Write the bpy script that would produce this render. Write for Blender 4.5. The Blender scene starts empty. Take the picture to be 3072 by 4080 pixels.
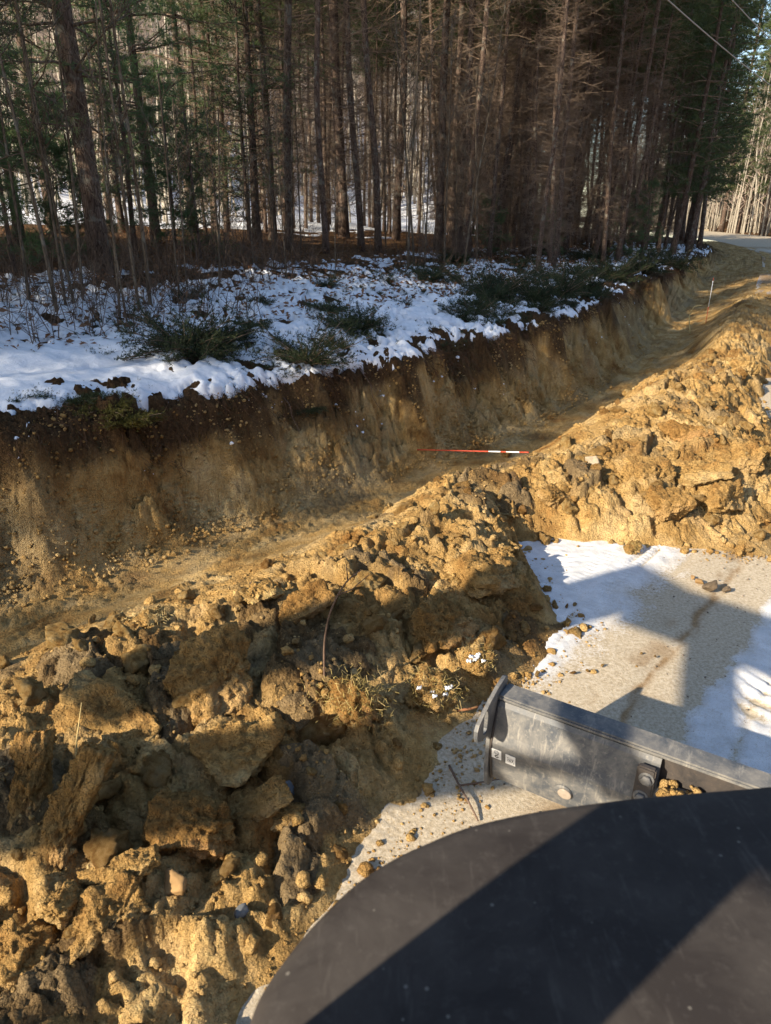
import bpy, bmesh, math, random
import numpy as np
from mathutils import Vector, Matrix

random.seed(7); RNG = np.random.default_rng(11)
SC = bpy.context.scene
COL = SC.collection
R = math.radians

# ------------------------------------------------------------------ camera, light, exposure
CAM_H = 2.3; FPX = 2833.0; PITCH = R(23.4); ROLL = R(0.7)
FW = np.array([0, math.cos(PITCH), -math.sin(PITCH)])
_r0 = np.array([1.0, 0, 0]); _u0 = np.array([0, math.sin(PITCH), math.cos(PITCH)])
RT = _r0*math.cos(ROLL) + _u0*math.sin(ROLL); UP = -_r0*math.sin(ROLL) + _u0*math.cos(ROLL)
cam_d = bpy.data.cameras.new('camera'); cam = bpy.data.objects.new('camera', cam_d); COL.objects.link(cam)
m = Matrix.Identity(4)
for i in range(3):
    m[i][0] = RT[i]; m[i][1] = UP[i]; m[i][2] = -FW[i]
m[2][3] = CAM_H
cam.matrix_world = m
cam_d.sensor_fit = 'VERTICAL'; cam_d.sensor_height = 24; cam_d.sensor_width = 24
cam_d.lens = 24*FPX/4080.0; cam_d.clip_start = 0.02; cam_d.clip_end = 2000
cam_d.dof.use_dof = True; cam_d.dof.focus_distance = 6.0; cam_d.dof.aperture_fstop = 4.8
SC.camera = cam

SUN_AZ = R(38); SUN_EL = R(27)          # light travels towards (cos AZ, sin AZ)
world = bpy.data.worlds.new('World'); SC.world = world; world.use_nodes = True
wn = world.node_tree.nodes; wl = world.node_tree.links
sky = wn.new('ShaderNodeTexSky'); sky.sky_type = 'NISHITA'; sky.sun_disc = False
sky.sun_elevation = SUN_EL
sky.sun_rotation = math.atan2(-math.cos(SUN_AZ), -math.sin(SUN_AZ))
sky.air_density = 1.0; sky.dust_density = 0.6; sky.ozone_density = 1.0
bg = wn['Background']; bg.inputs['Strength'].default_value = 0.135
wl.new(sky.outputs[0], bg.inputs[0])
sun_d = bpy.data.lights.new('sun', 'SUN'); sun_d.energy = 5.0; sun_d.angle = R(0.53); sun_d.color = (1.0, 0.87, 0.68)
sun = bpy.data.objects.new('sun', sun_d); COL.objects.link(sun); sun.location = (-20, -15, 20)
sun.rotation_euler = Vector((math.cos(SUN_AZ)*math.cos(SUN_EL), math.sin(SUN_AZ)*math.cos(SUN_EL), -math.sin(SUN_EL))).to_track_quat('-Z', 'Y').to_euler()
SC.view_settings.view_transform = 'Standard'; SC.view_settings.look = 'None'
SC.view_settings.exposure = 1.0; SC.view_settings.gamma = 1.0; SC.view_settings.use_curve_mapping = False
SC.cycles.max_bounces = 6; SC.cycles.diffuse_bounces = 3; SC.cycles.use_denoising = True

def P(px, py, z):
    """point on the level z seen at a pixel of the 3072 x 4080 photograph"""
    d = FW + (px-1536)/FPX*RT - (py-2040)/FPX*UP
    k = (z-CAM_H)/d[2]
    return np.array([0, 0, CAM_H]) + k*d

# ------------------------------------------------------------------ noise
def h2(ix, iy, seed):
    ix = ix.astype(np.int64); iy = iy.astype(np.int64)
    n = (ix*374761393 + iy*668265263 + seed*974634777) & 0xFFFFFFFF
    n = ((n ^ (n >> 13))*1274126177) & 0xFFFFFFFF
    n = (n ^ (n >> 16)) & 0xFFFFFFFF
    n = (n*2246822519) & 0xFFFFFFFF
    n = n ^ (n >> 15)
    return (n & 0xFFFFFF)/float(0x1000000)
def vn(x, y, seed=0):
    x = np.asarray(x, float); y = np.asarray(y, float)
    x, y = np.broadcast_arrays(x, y)
    ix = np.floor(x); iy = np.floor(y); fx = x-ix; fy = y-iy
    fx = fx*fx*fx*(fx*(fx*6-15)+10); fy = fy*fy*fy*(fy*(fy*6-15)+10)
    a = h2(ix, iy, seed); b = h2(ix+1, iy, seed); c = h2(ix, iy+1, seed); d = h2(ix+1, iy+1, seed)
    return ((a*(1-fx)+b*fx)*(1-fy) + (c*(1-fx)+d*fx)*fy)*2-1
def fbm(x, y, seed=0, o=4, g=0.5):
    s = 0; a = 1.0; t = 0
    for k in range(o):
        s = s + a*vn(x*2**k+k*17.3, y*2**k-k*9.1, seed+k*31); t += a; a *= g
    return s/t
def vor(x, y, seed=0):
    """F1, F2, three hashes of the nearest cell, offset from its centre"""
    x = np.asarray(x, float); y = np.asarray(y, float)
    ix = np.floor(x); iy = np.floor(y)
    F1 = np.full(x.shape, 9.0); F2 = np.full(x.shape, 9.0)
    cx = np.zeros(x.shape); cy = np.zeros(x.shape); dx = np.zeros(x.shape); dy = np.zeros(x.shape)
    for i in (-1, 0, 1):
        for j in (-1, 0, 1):
            qx = ix+i; qy = iy+j
            ox = qx + h2(qx, qy, seed) - x; oy = qy + h2(qx, qy, seed+5) - y
            d = np.sqrt(ox*ox+oy*oy)
            lt = d < F1
            F2 = np.where(lt, F1, np.minimum(F2, d))
            cx = np.where(lt, qx, cx); cy = np.where(lt, qy, cy)
            dx = np.where(lt, -ox, dx); dy = np.where(lt, -oy, dy)
            F1 = np.where(lt, d, F1)
    return F1, F2, h2(cx, cy, seed+11), h2(cx, cy, seed+12), h2(cx, cy, seed+13), dx, dy
def facets(x, y, L, seed, tilt=1.0, crack=0.5, cw=0.10):
    """angular clods: every cell is a tilted plate with an open joint round it (unit amplitude)"""
    wx = x/L + 0.35*vn(x/L*1.7, y/L*1.7, seed+40); wy = y/L + 0.35*vn(x/L*1.7, y/L*1.7, seed+41)
    F1, F2, a, b, c, dx, dy = vor(wx, wy, seed)
    e = np.clip((F2-F1)/(0.16+0.20*b), 0, 1); e = e*(2-e)
    return e*(0.35+0.65*a + tilt*((b-0.5)*dx + (c-0.5)*dy)*2) - 0.45 - 0.25*crack*np.exp(-(F2-F1)/cw), a
def sst(a, b, x):
    t = np.clip((x-a)/(b-a), 0, 1); return t*t*(3-2*t)

# ------------------------------------------------------------------ meshes and objects
def mk_mesh(name, V, F, smooth=False, attrs=None):
    """F: list of (n, k) index arrays"""
    me = bpy.data.meshes.new(name)
    V = np.asarray(V, np.float32)
    F = [np.asarray(f, np.int32) for f in (F if isinstance(F, (list, tuple)) else [F]) if len(f)]
    me.vertices.add(len(V)); me.vertices.foreach_set('co', V.ravel())
    nl = sum(f.size for f in F); npoly = sum(len(f) for f in F)
    me.loops.add(nl); me.loops.foreach_set('vertex_index', np.concatenate([f.ravel() for f in F]))
    me.polygons.add(npoly)
    tot = np.concatenate([np.full(len(f), f.shape[1], np.int32) for f in F])
    st_ = np.concatenate([[0], np.cumsum(tot)[:-1]]).astype(np.int32)
    me.polygons.foreach_set('loop_start', st_)
    try: me.polygons.foreach_set('loop_total', tot)
    except Exception: pass
    if smooth: me.polygons.foreach_set('use_smooth', np.ones(npoly, bool))
    for k, v in (attrs or {}).items():
        at = me.attributes.new(k, 'FLOAT', 'POINT'); at.data.foreach_set('value', np.asarray(v, np.float32).ravel())
    me.update(calc_edges=True); me.validate()
    return me
def obj(name, me, mat=None, parent=None, loc=None, rot=None, scale=None, label=None, cat=None, group=None, kind=None):
    o = bpy.data.objects.new(name, me); COL.objects.link(o)
    if mat is not None and me is not None and len(me.materials) == 0: me.materials.append(mat)
    if parent is not None: o.parent = parent
    if loc is not None: o.location = loc
    if rot is not None: o.rotation_euler = rot
    if scale is not None: o.scale = scale if hasattr(scale, '__len__') else (scale,)*3
    if label: o['label'] = label
    if cat: o['category'] = cat
    if group: o['group'] = group
    if kind: o['kind'] = kind
    return o
def grid_faces(n, k, keep=None):
    i = np.arange(n-1)[:, None]*k + np.arange(k-1)[None, :]
    f = np.stack([i, i+1, i+k+1, i+k], -1).reshape(-1, 4)
    return f if keep is None else f[keep.reshape(-1)]
def compact(V, f, attrs):
    used = np.zeros(len(V), bool); used[f.ravel()] = True
    idx = np.cumsum(used)-1
    return V[used], idx[f], {k: np.asarray(v).ravel()[used] for k, v in attrs.items()}

def tubes(P0, P1, r0, r1, sides=3):
    """a batch of straight tapered tubes"""
    P0 = np.asarray(P0, float); P1 = np.asarray(P1, float); n = len(P0)
    d = P1-P0; d = d/np.maximum(np.linalg.norm(d, axis=1, keepdims=True), 1e-9)
    a = np.where(np.abs(d[:, 2:3]) < 0.9, np.array([[0, 0, 1.0]]), np.array([[1.0, 0, 0]]))
    u = np.cross(d, a); u /= np.linalg.norm(u, axis=1, keepdims=True); w = np.cross(d, u)
    ang = np.arange(sides)*2*math.pi/sides
    ring = u[:, None, :]*np.cos(ang)[None, :, None] + w[:, None, :]*np.sin(ang)[None, :, None]
    r0 = np.broadcast_to(np.asarray(r0, float), (n,)); r1 = np.broadcast_to(np.asarray(r1, float), (n,))
    V = np.concatenate([P0[:, None]+ring*r0[:, None, None], P1[:, None]+ring*r1[:, None, None]], 1).reshape(-1, 3)
    b = np.arange(n)[:, None]*2*sides; k = np.arange(sides)[None, :]; k2 = (k+1) % sides
    F = np.stack([b+k, b+k2, b+k2+sides, b+k+sides], -1).reshape(-1, 4)
    return V, F
def tube_path(pts, rad, sides=8, cap=True):
    pts = np.asarray(pts, float); n = len(pts)
    tg = np.gradient(pts, axis=0); tg /= np.linalg.norm(tg, axis=1, keepdims=True)
    a = np.array([0, 0, 1.0]) if abs(tg[0][2]) < 0.9 else np.array([1.0, 0, 0])
    u = np.cross(tg, a); u /= np.linalg.norm(u, axis=1, keepdims=True); w = np.cross(tg, u)
    ang = np.arange(sides)*2*math.pi/sides
    V = (pts[:, None] + (u[:, None]*np.cos(ang)[None, :, None] + w[:, None]*np.sin(ang)[None, :, None])*np.asarray(rad)[:, None, None]).reshape(-1, 3)
    i = np.arange(n-1)[:, None]*sides; k = np.arange(sides)[None, :]; k2 = (k+1) % sides
    F = np.stack([i+k, i+k2, i+k2+sides, i+k+sides], -1).reshape(-1, 4)
    if cap:
        V = np.concatenate([V, pts[:1], pts[-1:]]); c0 = n*sides; kk = np.arange(sides)
        T = np.concatenate([np.stack([np.full(sides, c0), (kk+1) % sides, kk], -1),
                            np.stack([np.full(sides, c0+1), (n-1)*sides+kk, (n-1)*sides+(kk+1) % sides], -1)])
        return V, [F, T]
    return V, [F]
class MB:
    """collects vertex / face batches for one mesh"""
    def __init__(s): s.V = []; s.F = {}; s.n = 0
    def add(s, V, F):
        for f in (F if isinstance(F, list) else [F]):
            f = np.asarray(f)
            if len(f): s.F.setdefault(f.shape[1], []).append(f+s.n)
        s.V.append(np.asarray(V, float)); s.n += len(V); return s
    def mesh(s, name, smooth=False):
        return mk_mesh(name, np.concatenate(s.V), [np.concatenate(v) for v in s.F.values()], smooth)
    def ntri(s): return sum((k-2)*sum(len(f) for f in v) for k, v in s.F.items())

# ------------------------------------------------------------------ materials
class NT:
    def __init__(s, name, rough=0.9, spec=0.2):
        s.m = bpy.data.materials.new(name); s.m.use_nodes = True
        s.t = s.m.node_tree; s.n = s.t.nodes; s.l = s.t.links
        s.b = s.n['Principled BSDF']; s.b.inputs['Roughness'].default_value = rough
        s.b.inputs['Specular IOR Level'].default_value = spec
        s.tc = s.n.new('ShaderNodeTexCoord')
    def coord(s, scale=(1, 1, 1), which='Object'):
        mp = s.n.new('ShaderNodeMapping'); mp.inputs['Scale'].default_value = scale
        s.l.new(s.tc.outputs[which], mp.inputs[0]); return mp.outputs[0]
    def noise(s, scale, detail=4, rough=0.6, vec=None, dist=0):
        t = s.n.new('ShaderNodeTexNoise'); t.inputs['Scale'].default_value = scale
        t.inputs['Detail'].default_value = detail; t.inputs['Roughness'].default_value = rough
        t.inputs['Distortion'].default_value = dist
        s.l.new(vec if vec is not None else s.coord(), t.inputs['Vector']); return t.outputs['Fac']
    def voro(s, scale, vec=None, feat='F1', out='Distance'):
        t = s.n.new('ShaderNodeTexVoronoi'); t.feature = feat; t.inputs['Scale'].default_value = scale
        s.l.new(vec if vec is not None else s.coord(), t.inputs['Vector']); return t.outputs[out]
    def attr(s, name):
        a = s.n.new('ShaderNodeAttribute'); a.attribute_name = name; return a.outputs['Fac']
    def orand(s):
        return s.n.new('ShaderNodeObjectInfo').outputs['Random']
    def ramp(s, fac, stops, interp='LINEAR'):
        r = s.n.new('ShaderNodeValToRGB'); r.color_ramp.interpolation = interp
        e = r.color_ramp.elements
        while len(e) < len(stops): e.new(0.5)
        for q, (p, c) in zip(e, stops):
            q.position = p; q.color = (c, c, c, 1) if not hasattr(c, '__len__') else (*c, 1)
        s.l.new(fac, r.inputs[0]); return r.outputs[0]
    def mix(s, fac, a, b, mode='MIX'):
        x = s.n.new('ShaderNodeMix'); x.data_type = 'RGBA'; x.blend_type = mode
        for inp, v in ((x.inputs[0], fac), (x.inputs[6], a), (x.inputs[7], b)):
            if isinstance(v, (int, float)): inp.default_value = v
            elif isinstance(v, tuple): inp.default_value = (*v, 1)
            else: s.l.new(v, inp)
        return x.outputs[2]
    def math(s, op, a, b=0.0):
        x = s.n.new('ShaderNodeMath'); x.operation = op
        for inp, v in ((x.inputs[0], a), (x.inputs[1], b)):
            if isinstance(v, (int, float)): inp.default_value = v
            else: s.l.new(v, inp)
        return x.outputs[0]
    def col(s, c):
        if isinstance(c, tuple): s.b.inputs['Base Color'].default_value = (*c, 1)
        else: s.l.new(c, s.b.inputs['Base Color'])
        return s
    def bump(s, h, strength=0.5, dist=0.01):
        x = s.n.new('ShaderNodeBump'); x.inputs['Strength'].default_value = strength; x.inputs['Distance'].default_value = dist
        s.l.new(h, x.inputs['Height'])
        if s.b.inputs['Normal'].is_linked: s.l.new(s.b.inputs['Normal'].links[0].from_socket, x.inputs['Normal'])
        s.l.new(x.outputs[0], s.b.inputs['Normal']); return s

TAN = (0.47, 0.292, 0.105); TAN2 = (0.58, 0.40, 0.18); TAN_D = (0.28, 0.142, 0.042); GREYTAN = (0.42, 0.30, 0.155)
def soil_mat(name, use_attr=True, orandom=False, dark=1.0):
    k = NT(name, 0.95, 0.12)
    n1 = k.noise(2.2, 5, 0.65); n2 = k.noise(38, 4, 0.7); n3 = k.noise(150, 3, 0.7)
    c = k.ramp(n1, [(0.32, tuple(v*dark for v in TAN_D)), (0.48, tuple(v*dark for v in TAN)), (0.62, tuple(v*dark for v in TAN2)), (0.75, tuple(v*dark for v in GREYTAN))])
    c = k.mix(0.55, c, k.ramp(n2, [(0.3, 0.30), (0.7, 0.72)]), 'OVERLAY')
    c = k.mix(k.ramp(n3, [(0.66, 0), (0.74, 0.5)]), c, (0.5, 0.42, 0.28))
    if use_attr:
        a = k.attr('top')                       # 1 = dark humus topsoil
        c = k.mix(a, c, k.ramp(n2, [(0.3, (0.045, 0.025, 0.012)), (0.7, (0.135, 0.078, 0.036))]))
        g = k.attr('grey')                      # greyer subsoil
        c = k.mix(g, c, k.ramp(n2, [(0.3, (0.20, 0.145, 0.078)), (0.7, (0.35, 0.27, 0.155))]))
        v = k.attr('tint')
        c = k.mix(0.75, c, k.ramp(v, [(0, 0.36), (1, 0.62)]), 'OVERLAY')
    if orandom:
        c = k.mix(0.8, c, k.ramp(k.orand(), [(0, (0.30, 0.25, 0.20)), (0.2, (0.40, 0.37, 0.33)), (0.55, (0.5, 0.5, 0.5)), (1, (0.6, 0.6, 0.58))]), 'OVERLAY')
    k.col(c)
    k.bump(n2, 1.0, 0.03); k.bump(k.voro(75), 0.9, 0.012); k.bump(n3, 1.0, 0.008)
    return k.m
M = {}
M['soil'] = soil_mat('soil'); M['clod'] = soil_mat('clod_soil', False, True); M['crumb'] = soil_mat('crumb_soil', False, False)
def simple(name, base, var=0.3, scale=30, rough=0.85, spec=0.25, bump=0.3, bdist=0.004, stretch=(1, 1, 1), orandom=0.0):
    k = NT(name, rough, spec); n = k.noise(scale, 4, 0.65, k.coord(stretch))
    lo = tuple(v*(1-var) for v in base); hi = tuple(min(1, v*(1+var)) for v in base)
    c = k.ramp(n, [(0.3, lo), (0.7, hi)])
    if orandom: c = k.mix(orandom, c, k.ramp(k.orand(), [(0, 0.3), (1, 0.7)]), 'OVERLAY')
    k.col(c)
    if bump: k.bump(n, bump, bdist)
    return k.m
def bark_mat(name, c1, c2, c3, lich=0.0):
    k = NT(name, 0.95, 0.1)
    v = k.coord((1, 1, 0.22))
    n = k.noise(22, 5, 0.7, v, 0.6); pl = k.voro(26, v, 'DISTANCE_TO_EDGE')
    c = k.ramp(n, [(0.3, c1), (0.52, c2), (0.72, c3)])
    c = k.mix(k.ramp(pl, [(0.0, 0.75), (0.09, 0)]), c, tuple(x*0.3 for x in c1))
    if lich: c = k.mix(k.ramp(k.noise(5, 4, 0.6), [(0.55, 0), (0.62, lich)]), c, (0.27, 0.27, 0.22))
    c = k.mix(0.5, c, k.ramp(k.orand(), [(0, 0.38), (1, 0.62)]), 'OVERLAY')
    k.col(c); k.bump(n, 0.8, 0.03); k.bump(pl, 0.6, 0.02)
    return k.m
M['pine_bark'] = bark_mat('pine_bark', (0.07, 0.046, 0.034), (0.15, 0.105, 0.08), (0.25, 0.185, 0.145), 0.5)
M['pale_bark'] = bark_mat('pale_bark', (0.30, 0.26, 0.20), (0.46, 0.41, 0.33), (0.60, 0.56, 0.48))
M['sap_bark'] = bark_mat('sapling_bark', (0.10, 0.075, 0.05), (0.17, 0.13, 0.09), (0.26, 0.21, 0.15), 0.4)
M['twig'] = simple('dead_twig', (0.20, 0.142, 0.098), 0.35, 12, bump=0, orandom=0.6)
M['pale_twig'] = simple('pale_twig', (0.42, 0.33, 0.27), 0.3, 3, bump=0, orandom=0.6)
M['straw'] = simple('dry_straw', (0.50, 0.38, 0.17), 0.3, 20, bump=0)
M['root'] = simple('root_fibre', (0.11, 0.058, 0.030), 0.5, 15, bump=0)
def leaf_mat(name, c1, c2, scale=3.0, trans=0.25, orr=0.5):
    k = NT(name, 0.6, 0.3); n = k.noise(scale, 3, 0.6)
    c = k.ramp(n, [(0.32, c1), (0.68, c2)])
    c = k.mix(orr, c, k.ramp(k.orand(), [(0, 0.35), (1, 0.65)]), 'OVERLAY')
    k.col(c)
    tr = k.n.new('ShaderNodeBsdfTranslucent'); k.l.new(c, tr.inputs[0])
    ms = k.n.new('ShaderNodeMixShader'); ms.inputs[0].default_value = trans
    k.l.new(k.b.outputs[0], ms.inputs[1]); k.l.new(tr.outputs[0], ms.inputs[2])
    k.l.new(ms.outputs[0], k.n['Material Output'].inputs['Surface'])
    return k.m
M['needle'] = leaf_mat('pine_needle', (0.045, 0.075, 0.028), (0.13, 0.165, 0.06))
M['white_needle'] = leaf_mat('white_pine_needle', (0.06, 0.115, 0.045), (0.15, 0.22, 0.085))
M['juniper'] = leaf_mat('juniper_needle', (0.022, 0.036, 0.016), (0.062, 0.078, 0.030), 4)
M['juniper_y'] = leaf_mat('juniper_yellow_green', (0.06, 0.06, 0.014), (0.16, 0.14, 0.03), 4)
M['spruce'] = leaf_mat('spruce_needle', (0.02, 0.04, 0.02), (0.05, 0.08, 0.035))
M['leaf'] = leaf_mat('dead_leaf', (0.14, 0.065, 0.028), (0.28, 0.14, 0.065), 9, 0.15)
M['green_grass'] = leaf_mat('moss_grass', (0.26, 0.20, 0.06), (0.48, 0.36, 0.13), 14, 0.2)
M['moss'] = leaf_mat('moss_growth', (0.045, 0.035, 0.014), (0.11, 0.085, 0.028), 3, .1)
def snow_mat():
    k = NT('snow', 0.75, 0.15)
    n = k.noise(60, 4, 0.7); n0 = k.noise(6, 4, 0.6)
    k.col(k.mix(k.ramp(k.noise(140, 2, 0.6), [(0.70, 0), (0.74, 0.7)]), k.ramp(n0, [(0.3, (0.76, 0.78, 0.81)), (0.7, (0.87, 0.88, 0.90))]), (0.2, 0.15, 0.1)))
    k.bump(n0, 0.35, 0.05); k.bump(n, 0.5, 0.01)
    return k.m
M['snow'] = snow_mat()

# ------------------------------------------------------------------ the line of the ditch: s runs along it, t to its left (towards the wood)
_cp = np.array([(-34, -25.2), (-24, -15.8), (-13, -5.5), (-6, 1.15), (-2.7, 4.3), (-1, 5.95), (.4, 7.35), (1.9, 8.95), (3.5, 11.1), (6.3, 16.3),
                (11, 25.5), (16, 35.5), (20.5, 46), (23.5, 60), (24, 80), (22, 115)], float)
def _spline(cp, step=0.05):
    out = []
    for i in range(1, len(cp)-2):
        p0, p1, p2, p3 = cp[i-1:i+3]; n = max(4, int(np.linalg.norm(p2-p1)/step)); u = np.arange(n)[:, None]/n
        out.append(0.5*((2*p1)+(-p0+p2)*u+(2*p0-5*p1+4*p2-p3)*u**2+(-p0+3*p1-3*p2+p3)*u**3))
    return np.concatenate(out)
CL = _spline(_cp)
for _ in range(3):                                   # smooth the bends
    k = 31; pad = np.concatenate([np.repeat(CL[:1], k//2, 0), CL, np.repeat(CL[-1:], k//2, 0)])
    CL = np.stack([np.convolve(pad[:, i], np.ones(k)/k, 'valid') for i in (0, 1)], 1)
_d = np.linalg.norm(np.diff(CL, axis=0), axis=1); CS = np.concatenate([[0], np.cumsum(_d)])
CS -= CS[np.argmin(np.hypot(CL[:, 0]+2.7, CL[:, 1]-4.3))]
_tg = np.gradient(CL, axis=0); _tg /= np.linalg.norm(_tg, axis=1, keepdims=True)
CN = np.stack([-_tg[:, 1], _tg[:, 0]], 1)
def xy(s, t):
    s = np.asarray(s, float); t = np.asarray(t, float)
    cx = np.interp(s, CS, CL[:, 0]); cy = np.interp(s, CS, CL[:, 1])
    return cx + t*np.interp(s, CS, CN[:, 0]), cy + t*np.interp(s, CS, CN[:, 1])
_CLc = CL[::4]; _CSc = CS[::4]; _CNc = CN[::4]
def st(x, y):
    x = np.atleast_1d(np.asarray(x, float)); y = np.atleast_1d(np.asarray(y, float))
    S = np.empty(x.shape); T = np.empty(x.shape); xf = x.ravel(); yf = y.ravel(); Sf = S.reshape(-1); Tf = T.reshape(-1)
    for a in range(0, len(xf), 8000):
        b = slice(a, a+8000)
        D = (xf[b, None]-_CLc[None, :, 0])**2 + (yf[b, None]-_CLc[None, :, 1])**2
        i = np.argmin(D, 1)
        rx = xf[b]-_CLc[i, 0]; ry = yf[b]-_CLc[i, 1]
        along = rx*_CNc[i, 1] - ry*_CNc[i, 0]
        Sf[b] = _CSc[i] + along
        Tf[b] = rx*_CNc[i, 0] + ry*_CNc[i, 1]
    return S, T

_pt = [-60, -14, -9, -1.45, -0.9, -0.35, 0.0, 0.30, 0.50, 0.66, 0.80, 0.92, 1.00, 1.06, 1.14, 1.3, 2.0, 4.5, 9, 16, 32, 55, 90, 160]
_pz = [30.0, 0.4, 0.0, 0.0, -.22, -.43, -.5, -.49, -.40, -.22, .00, .22, .38, .50, .57, .63, .74, 1.02, 1.38, 1.62, 2.4, 9.0, 26, 60]
def prof(s, t, detail=True, lip=False):
    """height of the natural / dug ground"""
    s, t = np.broadcast_arrays(np.asarray(s, float), np.asarray(t, float))
    wall = sst(0.1, 0.5, t)*(1-sst(1.6, 3.0, t))
    w = 0.26*vn(s*0.55, 0*s, 3) + 0.16*vn(s*1.6, t*0.5, 4)
    if detail: w = w + 0.09*vn(s*3.3, t*2.2, 5) + 0.05*fbm(s*7, t*6.0, 6, 3)
    if lip: return t + w*wall
    z = np.interp(t + w*wall, _pt, _pz)
    hb = np.interp(s, [-30, 0, 8, 16, 28, 45], [1.12, 1.10, 1.05, 0.95, 0.7, 0.35])
    dp = np.interp(s, [-30, 8, 20, 34, 42], [1.0, 1.0, 0.9, 0.45, 0.05])
    near = 1-sst(9, 40, t)
    z = np.where(z > 0, z*(1-near+near*hb), z*dp)
    z = z + sst(2, 6, t)*0.10*fbm(s*0.35, t*0.35, 8, 3)
    z = z + sst(46, 100, s)*sst(6, 18, t)*13.0
    return z
def gz(x, y):
    s, t = st(x, y); return prof(s, t, False)
def gz1(x, y): return float(gz(x, y)[0])

def steps(a, b, d0, grow=1.0, dmax=9e9):
    v = [a]; d = d0
    while v[-1] < b: v.append(v[-1]+d); d = min(d*grow, dmax)
    return np.array(v)
# --- ditch, its wall and the top of the bank
gs = np.concatenate([np.arange(-14, -3, 0.15), np.arange(-3, 6, 0.02), steps(6, 60, 0.022, 1.011, 0.6)])
gt = np.concatenate([np.arange(-2.4, 1.7, 0.02), steps(1.7, 6.2, 0.022, 1.03, 0.12)])
S_, T_ = np.meshgrid(gs, gt, indexing='ij')
X_, Y_ = xy(S_, T_)
Z_ = prof(S_, T_)
wallm = sst(0.25, 0.6, T_)*(1-sst(1.3, 1.9, T_))
floorm = sst(-2.2, -1.0, T_)*(1-sst(0.3, 0.6, T_))
fa, ida = facets(S_, T_*1.3, 0.22, 21); fb, idb = facets(S_, T_*1.3, 0.09, 22)
Z_ = Z_ + wallm*(0.16*fa*sst(-.2, .4, fbm(S_*1.3, T_*1.5, 28, 3)) + 0.05*fb + 0.08*fbm(S_*3.5, T_*3.5, 29, 3) + 0.03*fbm(S_*12, T_*12, 23, 3))
Z_ = Z_ + floorm*(0.06*fbm(S_*0.9, T_*4, 24, 4) + 0.03*fbm(S_*3, T_*10, 25, 3) + 0.03*fb*sst(0.1, 0.6, fbm(S_*1.5, T_*3, 26, 3)+0.4))
Z_ = Z_ + sst(1.2, 1.6, T_)*(0.05*fbm(S_*2.5, T_*2.5, 27, 4))
Z_ = Z_ - 0.12*(1-sst(-2.3, -1.9, T_))
topz = prof(S_, np.full_like(T_, 1.5), False)
hum = np.interp(S_, [-3, 2.2, 3.6, 9, 14], [.50, .46, .26, .28, .2]) + 0.14*vn(S_*0.9, 0*S_, 30) + 0.10*fbm(S_*4, T_*4, 31, 3)
top = sst(-0.07, 0.07, Z_ - (topz - hum))*sst(0.5, 0.8, T_)
top = np.maximum(top, 0.9*sst(0.50, 0.62, fbm(S_*1.6, T_*1.1, 33, 4)*0.5+0.5)*wallm*sst(-0.1, 0.3, Z_))
grey = 0.5*sst(0.46, 0.66, fbm(S_*0.8+3, T_*1.2, 34, 4)*0.5+0.5)*(1-top)*sst(-0.1, 0.4, T_) + 0.35*floorm*sst(0.3, 0.6, vn(S_*2, T_*6, 35))
tint = np.clip(0.5 + 0.35*fbm(S_*3, T_*4, 36, 4) + 0.25*(idb-0.5)*wallm, 0, 1)
V = np.stack([X_, Y_, Z_], -1).reshape(-1, 3)
gm = mk_mesh('ground', V, grid_faces(len(gs), len(gt)), True, {'top': top, 'grey': grey, 'tint': tint})
def ground_mat():
    return soil_mat('ditch_soil')
obj('ditch', gm, ground_mat(), kind='structure', label='dug roadside ditch with its sandy soil wall under the bank')

# --- floor of the wood, hill behind, verge beyond the road
def floor_mat():
    k = NT('forest_floor', 0.95, 0.1)
    n = k.noise(3, 5, 0.7); n2 = k.noise(40, 4, 0.75); n3 = k.noise(0.5, 3, 0.5)
    c = k.ramp(n2, [(0.28, (0.035, 0.020, 0.012)), (0.5, (0.12, 0.066, 0.034)), (0.74, (0.24, 0.145, 0.08))])
    c = k.mix(k.ramp(n, [(0.45, 0), (0.6, 0.6)]), c, (0.19, 0.10, 0.04))
    k.col(c); k.bump(n2, 1.0, 0.04)
    return k.m
M['floor'] = floor_mat()
wx = np.concatenate([-steps(0, 70, 0.22, 1.012, 1.5)[::-1], steps(0, 55, 0.22, 1.012, 1.5)[1:]])
wy = np.concatenate([-steps(0, 30, 0.5, 1.03, 1.5)[::-1], steps(0, 150, 0.22, 1.008, 1.8)[1:]])
WX, WY = np.meshgrid(wx, wy, indexing='ij')
WS, WT = st(WX, WY)
WZ = prof(WS, WT, False) + 0.06*fbm(WX*0.9, WY*0.9, 41, 4) - 0.12*(1-sst(5.0, 6.2, WT))*(WT > 0) - 0.06*(WT < 0)
keep = (WT > 4.9) | (WT < -8.5)
kf = keep[:-1, :-1] & keep[1:, :-1] & keep[:-1, 1:] & keep[1:, 1:]
def sub(sel, name, mat, zoff=0.0, **kw):
    f = grid_faces(len(wx), len(wy), kf & sel)
    V_, f_, _ = compact(np.stack([WX, WY, WZ+zoff], -1).reshape(-1, 3), f, {})
    return obj(name, mk_mesh(name, V_, f_, True), mat, **kw)
sub(WT[:-1, :-1] > 0, 'ground', M['floor'], kind='structure', label='leaf littered floor of the pine wood')
sub(WT[:-1, :-1] < 0, 'verge', M['floor'], kind='structure', label='leaf littered verge beyond the road')

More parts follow.
